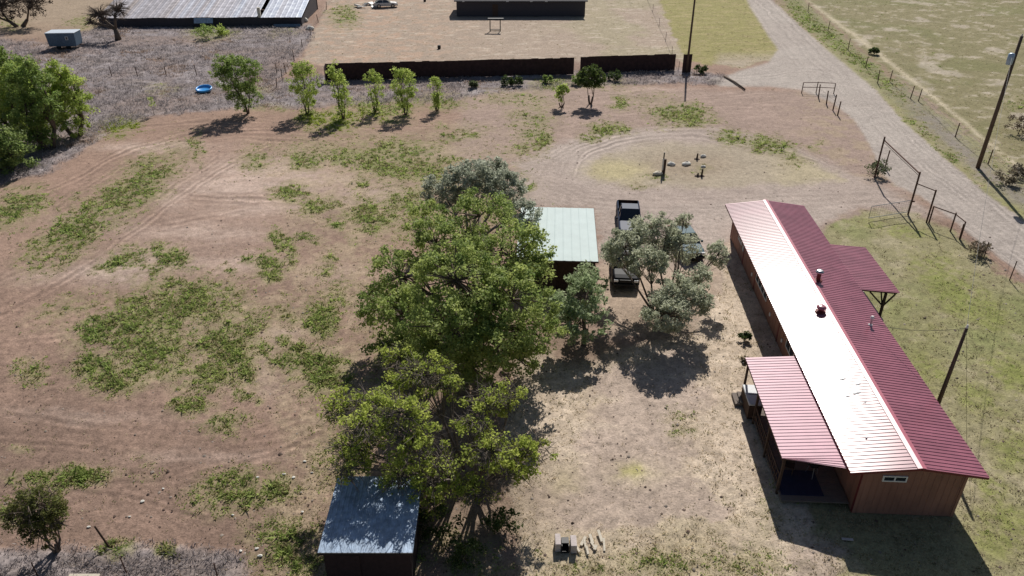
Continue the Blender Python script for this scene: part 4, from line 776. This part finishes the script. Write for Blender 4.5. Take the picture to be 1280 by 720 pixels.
    for sy in (-Lh + .85, Lh - .95):
        for sx in (-1, 1):
            m = Matrix.Rotation(math.pi / 2, 4, 'Y')
            wm = MB(); wm.lathe([(.2, -.12), (.35, -.12), (.37, -.06), (.37, .06), (.35, .12), (.2, .12)], (sx * (W - .1), sy, .36), 20, m); wo = wm.build('wheel', 'tyre', r, smooth=False)
            rm = MB(); rm.lathe([(.05, -.125), (.21, -.125), (.21, .125), (.05, .125)], (sx * (W - .1), sy, .36), 14, m); rm.build('rim', 'rim', wo)
    if kind == 'pickup':
        bd = MB(); bd.box((0, 1.87, .62), (W * 1.66, 1.62, .04)); 
        for sx in (-1, 1): bd.box((sx * W * .87, 1.87, .9), (.05, 1.66, .5))
        bd.box((0, 1.06, .9), (W * 1.66, .05, .5)); bd.box((0, Lh - .07, .9), (W * 1.66, .05, .52)); bd.build('cargo_bed', 'black', r)
    return r
yaw = math.radians(3)
v1 = vehicle('pickup_truck', 'dark pickup with open cargo bed, farthest of the cars beside the shed', (9.52, 56.2, 0), -yaw * 1.6, 'carblue', 'pickup')
p = P(792, 256.5, .7); cn = MB(); cn.box((0, 0, .14), (.42, .3, .28), taper=.9); cn.box((0, 0, .33), (.2, .04, .04)); o = cn.build('jerrycan', 'redplastic', None, loc=(9.75, 57.9, .645), bevel=.02); tag(o, 'small red can lying in the cargo bed of the dark pickup', 'can')
v2 = vehicle('black_car', 'black off-road car with round pale headlights facing the viewer beside the shed', (8.15, 48.3, 0), -yaw * 1.6, 'carblack', 'suv')
rk = MB()
for sx in (-1, 1): rk.tube([(sx * .6, -.2, 1.88), (sx * .6, 1.6, 1.88)], .025, 6)
for yy in (0, .7, 1.4): rk.tube([(-.62, yy, 1.88), (.62, yy, 1.88)], .022, 6)
rk.build('roof_rack', 'steel', v2)
v3 = vehicle('teal_car', 'dark teal rounded car half hidden by the tree, nearest to the long house', (13.35, 52.2, 0), yaw * 2.2, 'carteal', 'hatch')

# ------------------------------------------------------------------ fences and panels at the back
def sheetfence(x0, y0, x1, y1, hgt, name, label, ret=False):
    a, b_ = P(x0, y0), P(x1, y1); r = empty(name, a, math.atan2(b_.y - a.y, b_.x - a.x)); tag(r, label, 'fence'); L_ = (b_ - a).length
    n = int(L_ / .95); k = 0; rr = random.Random(3)
    for i in range(n):
        w_ = L_ / n; hh = hgt + rr.uniform(-.05, .05); m = MB(); t = MB()
        # each sheet is ribbed
        xs = [i * w_ + w_ * q / 12 for q in range(13)]
        for j, xx in enumerate(xs):
            yy = .02 * (1 if j % 2 else -1) + rr.uniform(-.004, .004)
            m.v += [Vector((xx, yy, 0)), Vector((xx, yy, hh)), Vector((xx, yy + .01, hh)), Vector((xx, yy + .01, 0))]
        for j in range(12):
            q = j * 4; m.f += [[q, q + 4, q + 5, q + 1], [q + 1, q + 5, q + 6, q + 2], [q + 2, q + 6, q + 7, q + 3]]
        m.build('sheet', 'fence', r)
    for i in range(0, n + 1, 3): MB().box((i * L_ / n, .09, hgt / 2 - .02), (.09, .09, hgt)).build('post', 'timber', r)
    if ret: MB().box((0.02, -.9, hgt / 2), (.04, 1.7, hgt)).build('end_sheet', 'fence', r)
    return r
sheetfence(409, 101, 717, 93, 2.25, 'metal_fence', 'longer run of dark corrugated sheet fence on the left of the gap', True)
sheetfence(725.5, 92, 843, 88, 2.25, 'metal_fence', 'shorter run of dark corrugated sheet fence on the right of the gap')
sheetfence(853, 91, 863, 90.5, 2.5, 'sheet_screen', 'narrow dark sheet standing at the foot of the pole beside the yellow-green field')

def postfence(name, label, pts, hgt, rad, wires, rails=None, m='rust', jit=.05, wirem='wire'):
    ps = [P(*q) for q in pts]; r = empty(name, ps[0]); tag(r, label, 'fence'); rr = random.Random(len(pts)); tops = []
    for p in ps:
        q = p - ps[0]; h = hgt * rr.uniform(.92, 1.1); l = Vector((rr.uniform(-jit, jit), rr.uniform(-jit, jit), 0)) * h
        MB().tube([q - Vector((0, 0, .1)), q + l + Vector((0, 0, h))], [rad, rad * .85], 7).build('post', m, r); tops.append((q, l / h))
    if wires:
        wm = MB()
        for z in wires:
            for (a, la), (b_, lb) in zip(tops[:-1], tops[1:]): wm.tube([a + Vector((0, 0, z)) + la * z, (a + b_) / 2 + Vector((0, 0, z - .04)), b_ + Vector((0, 0, z)) + lb * z], .009, 4, False)
        wm.build('wire', wirem, r)
    if rails:
        for z in rails: 
            wm = MB()
            for (a, _), (b_, _) in zip(tops[:-1], tops[1:]): wm.tube([a + Vector((0, 0, z)), b_ + Vector((0, 0, z))], rad * .7, 7)
            wm.build('rail', m, r)
    return r
postfence('wire_fence', 'wire fence on thin posts running through the grey brush left of the young trees', [(140, 96), (172, 96), (208, 95), (246, 94), (290, 95), (346, 92), (353, 100)], 1.4, .055, (.5, .9, 1.3))
postfence('wire_fence', 'crooked wire fence in dead brush between the old barn and the dirt yard', [(346, 110), (358, 92), (368, 76), (378, 60), (388, 44), (398, 28), (408, 12), (415, 0)], 1.4, .06, (.5, .9, 1.3), jit=.12)
postfence('wire_fence', 'thin wire fence dividing the dirt yard from the yellow-green field', [(848, 88), (840, 68), (832, 50), (824, 32), (816, 14), (810, 0)], 1.2, .035, (.4, .8, 1.1))
postfence('wire_fence', 'roadside wire fence between the green verge and the pasture track', [(985, -8), (1010, 14), (1035, 38), (1060, 62), (1082, 84), (1097, 104), (1112, 102), (1138, 123), (1148, 126), (1194, 171), (1235, 205), (1285, 246)], 1.6, .06, (.5, .9, 1.3), jit=.06)
postfence('wire_fence', 'sagging wire fence in dry grass along the road below the entrance gate', [(1199, 299), (1230, 322), (1262, 350), (1300, 384)], 1.4, .04, (.5, .9, 1.3))
postfence('pipe_fence', 'three-post rusty pipe fence section on the road side of the back entrance', [(1002, 116), (1020, 116), (1042, 117)], 1.35, .06, None, (1.3, .7), jit=0)
postfence('post_row', 'short row of leaning dark posts turning from the pipe fence towards the yard', [(1023, 122), (1033, 130), (1041, 138), (1047, 144)], 1.7, .08, (.6, 1.1), jit=.08)
pf_ = postfence('wire_fence', 'few thin stakes and wire in the dead brush at the bottom left corner', [(48, 722), (158, 716), (272, 722)], 1.0, .03, (.5,), jit=.05)
lp = P(137, 684); m = MB().tube([(0, 0, -.1), (-.42, .15, 1.15)], [.05, .04], 7); o = m.build('leaning_post', 'timber', None, loc=lp); tag(o, 'single dark leaning post beside a green tuft at the bottom left', 'post')

# ------------------------------------------------------------------ entrance gate
a, b_ = P(1093, 222), P(1135, 268); gt = empty('entrance_arch', a); tag(gt, 'tall rusty pipe arch over the driveway entrance', 'gate'); hh = 3.67
d = b_ - a
MB().tube([(0, 0, -.1), (0, 0, hh + .3)], .075, 10).build('post', 'rust', gt); MB().tube([d - Vector((0, 0, .1)), d + Vector((0, 0, hh + .15))], .075, 10).build('post', 'rust', gt)
MB().tube([(0, 0, hh), d + Vector((0, 0, hh))], .065, 10).build('crossbar', 'rust', gt); MB().tube([Vector((0, 0, hh)) - d * .0 + Vector((0, 0, -.2)), d + Vector((0, 0, hh - .2))], .02, 6).build('lower_bar', 'rust', gt)
MB().box(tuple(d + Vector((.14, -.02, 1.2))), (.2, .05, .12)).build('latch', 'rust', gt)
gl = empty('gate_leaf', b_); tag(gl, 'wire-filled pipe gate swung open over the grass inside the entrance', 'gate'); e = P(1085, 276) - b_
m = MB(); 
for z in (.25, 1.3): m.tube([(e * .03) + Vector((0, 0, z)), e + Vector((0, 0, z))], .028, 8)
for t in (.03, 1.): m.tube([e * t + Vector((0, 0, .25)), e * t + Vector((0, 0, 1.3))], .028, 8)
m.build('frame', 'steel', gl)
m = MB()
for k in range(1, 16): m.tube([e * (k / 16) + Vector((0, 0, .25)), e * (k / 16) + Vector((0, 0, 1.3))], .005, 4, False)
for k in range(1, 6): m.tube([e * .03 + Vector((0, 0, .25 + k * .175)), e + Vector((0, 0, .25 + k * .175))], .005, 4, False)
m.build('mesh', 'wire', gl)
wf = empty('walk_gate_frame', P(1158, 278)); tag(wf, 'smaller rusty pipe frame for a walk gate right of the entrance arch', 'gate frame'); q = P(1135, 268) - P(1158, 278)
MB().tube([(0, 0, -.1), (0, 0, 2.9)], .07, 10).build('post', 'rust', wf); MB().tube([(0, 0, 2.8), q * .95 + Vector((0, 0, 2.8))], .045, 8).build('crossbar', 'rust', wf)
postfence('pipe_fence', 'low rusty pipe fence running right from the walk gate frame', [(1161, 279), (1188, 289), (1200, 299)], 1.6, .065, None, (1.5,), jit=0)
gp = P(1106, 210); o = MB().tube([(0, 0, -.1), (.05, 0, 1.8)], .06, 8).build('gate_post', 'rust', None, loc=gp); tag(o, 'shorter lone post standing just behind the left post of the entrance arch', 'post')

# ------------------------------------------------------------------ utility poles and wires
def upole(base, top, r, name, label, xf=False, arm=False):
    o = empty(name, base); tag(o, label, 'utility pole'); t = Vector(top) - base
    MB().tube([(0, 0, -.2), t * .5, t], [r, r * .85, r * .65], 12).build('pole', 'pole', o, smooth=True)
    if xf:
        c = t * .84 + Vector((-.42, -.12, 0)); MB().lathe([(.1, -.5), (.26, -.46), (.28, .0), (.28, .42), (.2, .52), (.05, .56)], c, 16).build('transformer', 'transformer', o, smooth=True)
        MB().box(tuple(t * .84 + Vector((-.18, -.05, .2))), (.2, .1, .1)).build('bracket', 'steel', o)
    ins = MB()
    ins.lathe([(.05, 0), (.07, .06), (.04, .1), (.06, .14), (.03, .2)], t + Vector((0, 0, 0)), 10); ins.build('insulator', 'white' if not xf else 'greypaint', o)
    MB().tube([t * .96 + Vector((0, -.1, 0)), t * .96 + Vector((0, .12, 0))], .03, 6).build('bolt', 'steel', o)
    return o
b1 = P(1222, 210); t1 = b1 + Vector((.1, 0, 12.35)); u1 = upole(b1, t1, .20, 'utility_pole', 'tallest wooden utility pole with a pale transformer can, beyond the road', True)
b2 = Vector((22.7, 31.9, 0)); t2 = Vector((22.8, 31.9, 6.05)); u2 = upole(b2, t2, .12, 'utility_pole', 'short dark service pole standing close behind the red roof, with pale insulator')
b3 = P(858, 91); t3 = b3 + Vector((0, 0, 12)); u3 = upole(b3, t3, .16, 'utility_pole', 'wooden utility pole at the corner of the yellow-green field, by the narrow dark sheet')
def span(a, b_, sag, label, r=.012):
    a = Vector(a); b_ = Vector(b_); pts = []
    for i in range(17):
        t = i / 16; p = a.lerp(b_, t) - a; p.z -= sag * 4 * t * (1 - t); pts.append(p)
    o = MB().tube(pts, r, 5, False).build('power_line', 'cable', None, loc=a); tag(o, label, 'cable'); return o
span(t2, t1 - Vector((.3, 0, 1.6)), 1.0, 'thin service wire from the short pole to the transformer pole')
span(t2, HW(*loc_of(1088, 404, 3.3)), .3, 'thin service wire from the short pole to the mast on the red roof')
span(t2, P(1208, 545, 0) , .0, 'guy wire running from the short pole down to the grass', .008)
span(t3, t3 + Vector((-70, 22, 1)), 1.2, 'thin wire leaving the field-corner pole past the dark-roofed house'); span(t3 - Vector((0, 0, .8)), t3 + Vector((-70, 22, 0)), 1.4, 'lower of the two wires leaving the field-corner pole')

# ------------------------------------------------------------------ dark-roofed house, old barn, trailer
a, b_ = P(571, 20.5), P(731, 20.5); dh = empty('dark_house', a, 0); tag(dh, 'dark low house with a dark roof at the top edge beyond the dirt yard', 'house'); W_ = b_.x - a.x; D2 = 9.; hE = 2.75
m = MB(); m.box((W_ / 2, D2 / 2, hE / 2), (W_, D2, hE)); m.v += [Vector((0, 0, hE)), Vector((0, D2, hE)), Vector((0, D2 / 2, hE + 1.3)), Vector((W_, 0, hE)), Vector((W_, D2, hE)), Vector((W_, D2 / 2, hE + 1.3))]; k = 8; m.f += [[k, k + 2, k + 1], [k + 3, k + 4, k + 5]]
m.build('wall', 'darkwall', dh)
for s in (0, 1):
    m = MB(); sg = 1 if s == 0 else -1; y0 = -.5 if s == 0 else D2 + .5
    m.add([(-.4, y0, hE - .14), (W_ + .4, y0, hE - .14), (W_ + .4, D2 / 2, hE + 1.32), (-.4, D2 / 2, hE + 1.32), (-.4, y0, hE - .02), (W_ + .4, y0, hE - .02), (W_ + .4, D2 / 2, hE + 1.44), (-.4, D2 / 2, hE + 1.44)], [(0, 1, 2, 3), (4, 5, 6, 7), (0, 1, 5, 4), (1, 2, 6, 5), (2, 3, 7, 6), (3, 0, 4, 7)]); m.build('roof', 'darkroof', dh)
for xx in (1.3, 9.2, 13.5, 16.2): MB().box((xx, -.54, hE - .1), (.45, .05, .12)).build('eave_vent', 'greypaint', dh)
MB().box((7, -.03, 1.05), (1, .06, 2.1)).build('door', 'shedwall', dh)
z1 = 1.55; a = P(120, 23, z1); b_ = P(377, 21, z1); bn = empty('old_barn', (a.x, a.y, 0), math.atan2(b_.y - a.y, b_.x - a.x)); tag(bn, 'long old barn of patched grey and bluish metal sheets at the top left', 'barn'); W_ = (b_ - a).length
m = corr(MB(), 0, W_ * .78, 0, 16, lambda x, y: z1 + .19 * y + .04 * math.sin(x * .8), pitch=.91, amp=.022, along='y'); m.build('roof', 'barn', bn)
m = corr(MB(), W_ * .80, W_, -.2, 16, lambda x, y: z1 + .185 * y, pitch=.91, amp=.022, along='y'); m.build('roof', 'barn', bn)
m = MB(); m.box((W_ / 2, .5, z1 / 2 - .1), (W_ - .4, .12, z1)); m.box((W_ / 2, 15.7, 2.15), (W_ - .4, .12, 4.3)); 
for xx in (.3, W_ - .3): m.add([(xx, .5, 0), (xx, 15.7, 0), (xx, 15.7, 4.3), (xx, .5, z1 + .05)], [(0, 1, 2, 3)])
m.build('wall', 'darkwall', bn)
MB().box((W_ * .52, -.3, z1 - .45), (3.2, .06, .9), rx=-.5).build('loose_sheet', 'blueroof', bn); MB().box((W_ * .93, -1.1, .35), (4.5, .08, .5), rx=-.6).build('loose_sheet', 'trailer', bn)
MB().box((W_ * .79, .6, 2.2), (.5, .4, 1.6)).build('opening_frame', 'plank', bn)
tp = P(84, 60); tl = empty('box_trailer', tp, .08); tag(tl, 'small blue-grey box trailer with a pale top standing in grey brush at the left', 'trailer')
MB().box((0, 0, 1.45), (4.0, 2.4, 1.9), taper=1.06).build('body', 'trailer', tl, bevel=.08); MB().box((0, 0, 2.45), (4.3, 2.6, .12)).build('roof', 'trailertop', tl, bevel=.04); MB().box((.2, 0, .5), (2.6, 1.6, .25)).build('chassis', 'black', tl)
for sx in (-.7, .7): MB().lathe([(.2, -.1), (.33, -.1), (.35, 0), (.33, .1), (.2, .1)], (sx, -1.0, .35), 16, Matrix.Rotation(math.pi / 2, 4, 'X')).build('wheel', 'tyre', tl)
MB().tube([(1.6, 0, .55), (2.7, -.1, .5)], .06, 6).build('tow_bar', 'rust', tl); window(tl, (.9, -1.26, 1.7), .4, .5, 'x', 1, 'white')
# scrap at the top edge
sc_ = vehicle('derelict_car', 'weathered white derelict car lying at the top edge of the dirt yard', P(482, 9), 1.75, 'carwhite', 'hatch'); sc_['group'] = 'scrap at the top of the dirt yard'
rr = random.Random(5)
for k in range(6):
    p = P(448 + k * 4.2, 9 + rr.uniform(-4, 2)); o = MB().box((0, 0, .25), (rr.uniform(.9, 1.8), rr.uniform(.5, 1.1), rr.uniform(.05, .3)), rz=rr.uniform(0, 3), rx=rr.uniform(-.3, .3)).build('scrap_sheet', rr.choice(['carwhite', 'steel', 'carwhite']), None, loc=p)
    tag(o, ['leftmost pale scrap sheet of the heap left of the derelict car', 'second pale scrap sheet from the left in the heap', 'third scrap sheet from the left in the heap', 'scrap sheet right of the heap middle', 'scrap sheet next to the rightmost one in the heap', 'scrap sheet closest to the white derelict car'][k], 'scrap', 'scrap sheets beside the derelict car')
ft = empty('steel_stand', P(619, 39)); tag(ft, 'black square frame stand in front of the dark house', 'frame')
for sx in (-1, 1): MB().tube([(sx * .85, 0, 0), (sx * .85, 0, 2.0)], .09, 6).build('leg', 'black', ft)
MB().box((.1, 0, 2.0), (2.6, .7, .16)).build('top', 'black', ft); MB().box((0, 0, .2), (1.7, .12, .14)).build('crossbar', 'black', ft)
br_ = empty('barrel', P(549, 61)); tag(br_, 'small dark barrel alone in the dirt yard', 'barrel'); m = MB().lathe([(.22, 0), (.26, .15), (.26, .4), (.22, .55)], n=14); m.build('body', 'black', br_)
br2 = copy_tree(br_); br2.location = P(531, 2); br2['label'] = 'second dark barrel at the top edge of the yard, right of the derelict car'
for o_ in (br_, br2): o_['group'] = 'barrels in the dirt yard'

# ------------------------------------------------------------------ small things
kp = P(255, 115); m = MB(); m.lathe([(.8, .0), (.98, .08), (1.02, .22), (.95, .32), (.86, .26), (.84, .10), (.8, .06), (.02, .05)], (0, 0, 0), 28, Matrix.Rotation(.16, 4, 'X')); pool = m.build('paddling_pool', 'blueplastic', None, smooth=True, loc=kp + Vector((0, .2, .2))); tag(pool, 'bright blue plastic paddling pool tipped up in the grey brush', 'paddling pool')
wp = empty('yard_post', P(829, 217)); tag(wp, 'thick dark timber post with a pipe on top in the round island of the drive', 'post')
MB().tube([(0, 0, 0), (.05, 0, 1.45)], [.17, .14], 10).build('post', 'timber', wp); MB().tube([(-.1, .02, 1.2), (-.08, .02, 2.1)], .06, 8).build('pipe', 'black', wp); MB().box((-.14, -.1, .95), (.12, .12, 1.1)).build('board', 'stone', wp)
for x, y, r, lab in [(839, 206, .42, 'flat white stone just right of the thick dark post'), (857.5, 206, .45, 'roundest white stone midway between the dark post and the stakes'), (822, 218, .5, 'yellowish stone at the foot of the thick dark post'), (879, 196, .3, 'small pale stone beside the upper stake'), (879, 209, .25, 'small pale stone above the lower stake')]:
    p = P(x, y); o = MB().blob((0, 0, r * .25), (r, r * .7, r * .45), int(x)).build('stone', 'stone' if 'yellow' not in lab else 'plank', None, smooth=True, loc=p); tag(o, lab, 'stone', 'stones in the island')
for x, y, h, lab in [(871, 199, .6, 'short dark stake with a flat foot in the island, upper one'), (877, 220, .7, 'short dark stake in the island, lower one'), (872, 220, .3, 'stubby dark stake left of the lower stake')]:
    p = P(x, y); st_o = MB(); st_o.tube([(0, 0, 0), (.03, 0, h)], [.1, .07], 8); st_o.lathe([(.3, 0), (.22, .05), (.1, .1)], n=10); o = st_o.build('stake', 'timber', None, loc=p); tag(o, lab, 'stake', 'stakes in the island')
# log row by the back track
p1, p2 = P(905, 96), P(931, 113); o = MB().tube([(0, 0, .12), (p2 - p1) * .5 + Vector((.1, 0, .16)), (p2 - p1) + Vector((0, 0, .12))], [.14, .13, .1], 8).build('log', 'bark', None, smooth=True, loc=p1); tag(o, 'long dark log lying beside the back entrance track', 'log')
# fire pit blocks and bleached wood near the bottom
fp = P(706, 686); f1 = empty('fire_box', fp); tag(f1, 'black open metal fire box between the two upright blocks', 'fire pit')
m = MB(); m.box((0, .0, .05), (.32, .5, .06)); m.box((-.15, 0, .25), (.03, .5, .42)); m.box((.15, 0, .25), (.03, .5, .42)); m.box((0, .24, .25), (.27, .03, .42)); m.build('box', 'black', f1); MB().box((0, .05, .47), (.32, .3, .03)).build('grate', 'black', f1)
for x, y, w_, lab in [(697, 683, .25, 'pale upright block left of the black fire box'), (716.5, 685, .27, 'pale upright block right of the black fire box')]:
    o = MB().box((0, 0, .24), (w_, .62, .48)).build('concrete_block', 'block', None, bevel=.02, loc=P(x, y)); tag(o, lab, 'block', 'blocks around the fire box')
rr = random.Random(11)
labs = ['longest bleached plank standing out of the heap', 'bleached plank leaning left in the heap', 'short bleached plank at the heap foot', 'narrow pale stick in the middle of the heap', 'crooked pale board right of the middle', 'pale board with a bent top', 'rightmost thin pale stick of the heap', 'small pale offcut in front of the heap', 'pale offcut beside the right block']
for k, (x, y, ln, rz_) in enumerate([(732, 685, .85, .1), (729, 678, .5, -.5), (734, 690, .4, .1), (739, 675, .5, .2), (741, 683, .35, .5), (750, 672, .6, .2), (755, 682, .65, -.05), (744, 686, .25, -.4), (722, 688, .35, .4)]):
    o = MB().box((0, 0, .07 + .02 * (k % 3)), (.09 + .04 * (k % 2), ln, .05), rz=rz_, rx=.12).build('wood_plank', 'plank', None, loc=P(x, y)); tag(o, labs[k], 'plank', 'bleached wood beside the fire box')
for k, (x, y, r) in enumerate([(178, 627, .10), (111, 659, .08), (322, 597, .09), (355, 593, .08), (325, 695, .1), (301, 689, .08), (367, 597, .09), (381, 577, .08), (390, 591, .07), (291, 644, .07), (378, 640, .07), (181, 688, .09), (204, 611, .06), (162, 646, .06), (321, 686, .08)]):
    r *= .8; o = MB().blob((0, 0, r * .3), (r * 1.3, r, r * .5), k).build('white_stone', 'stone', None, smooth=True, loc=P(x, y)); tag(o, ['largest white stone alone in the middle of the bare lower left dirt', 'white stone near the leaning dark post, left of it', 'white stone on the upper edge of the lower green patch', 'small white stone right of the green patch, nearer one', 'white stone at the right of a pair near the bottom, lower left of the shed', 'white stone at the left of a pair near the bottom, lower left of the shed', 'white stone on the dry slope above the small shed, left of two', 'uppermost small white stone on the slope above the shed', 'rightmost small white stone on the slope above the shed', 'small white stone below the green patch at the lower left', 'small white stone on the dry slope just left of the shed roof', 'white stone beside the tufts in the bottom left grey brush', 'tiny white stone up and right of the largest lone one', 'tiny white stone down and left of the largest lone one', 'small white stone lowest in the pair group near the bottom'][k], 'stone', 'white stones on the lower left dirt')
o = MB().box((0, 0, .1), (1.3, .35, .05), rx=.1).build('board', 'plank', None, loc=P(105, 724)); tag(o, 'pale board lying at the very bottom edge, left corner', 'board')
o = MB().box((0, 0, .05), (.5, .12, .04), rz=-.1).build('board', 'block', None, loc=P(1059, 675)); tag(o, 'pale board lying in the shade before the gable wall', 'board')
for k, (x, y) in enumerate([(357, 22), (377, 27), (385, 37), (369, 10), (388, 3)]):
    o = MB().blob((0, 0, .25), (.8, .5, .35), k + 40).build('rubble', 'stone', None, smooth=True, loc=P(x + 3, y)); tag(o, 'pale chunk of rubble by the right end of the old barn', 'rubble', 'rubble beside the old barn')
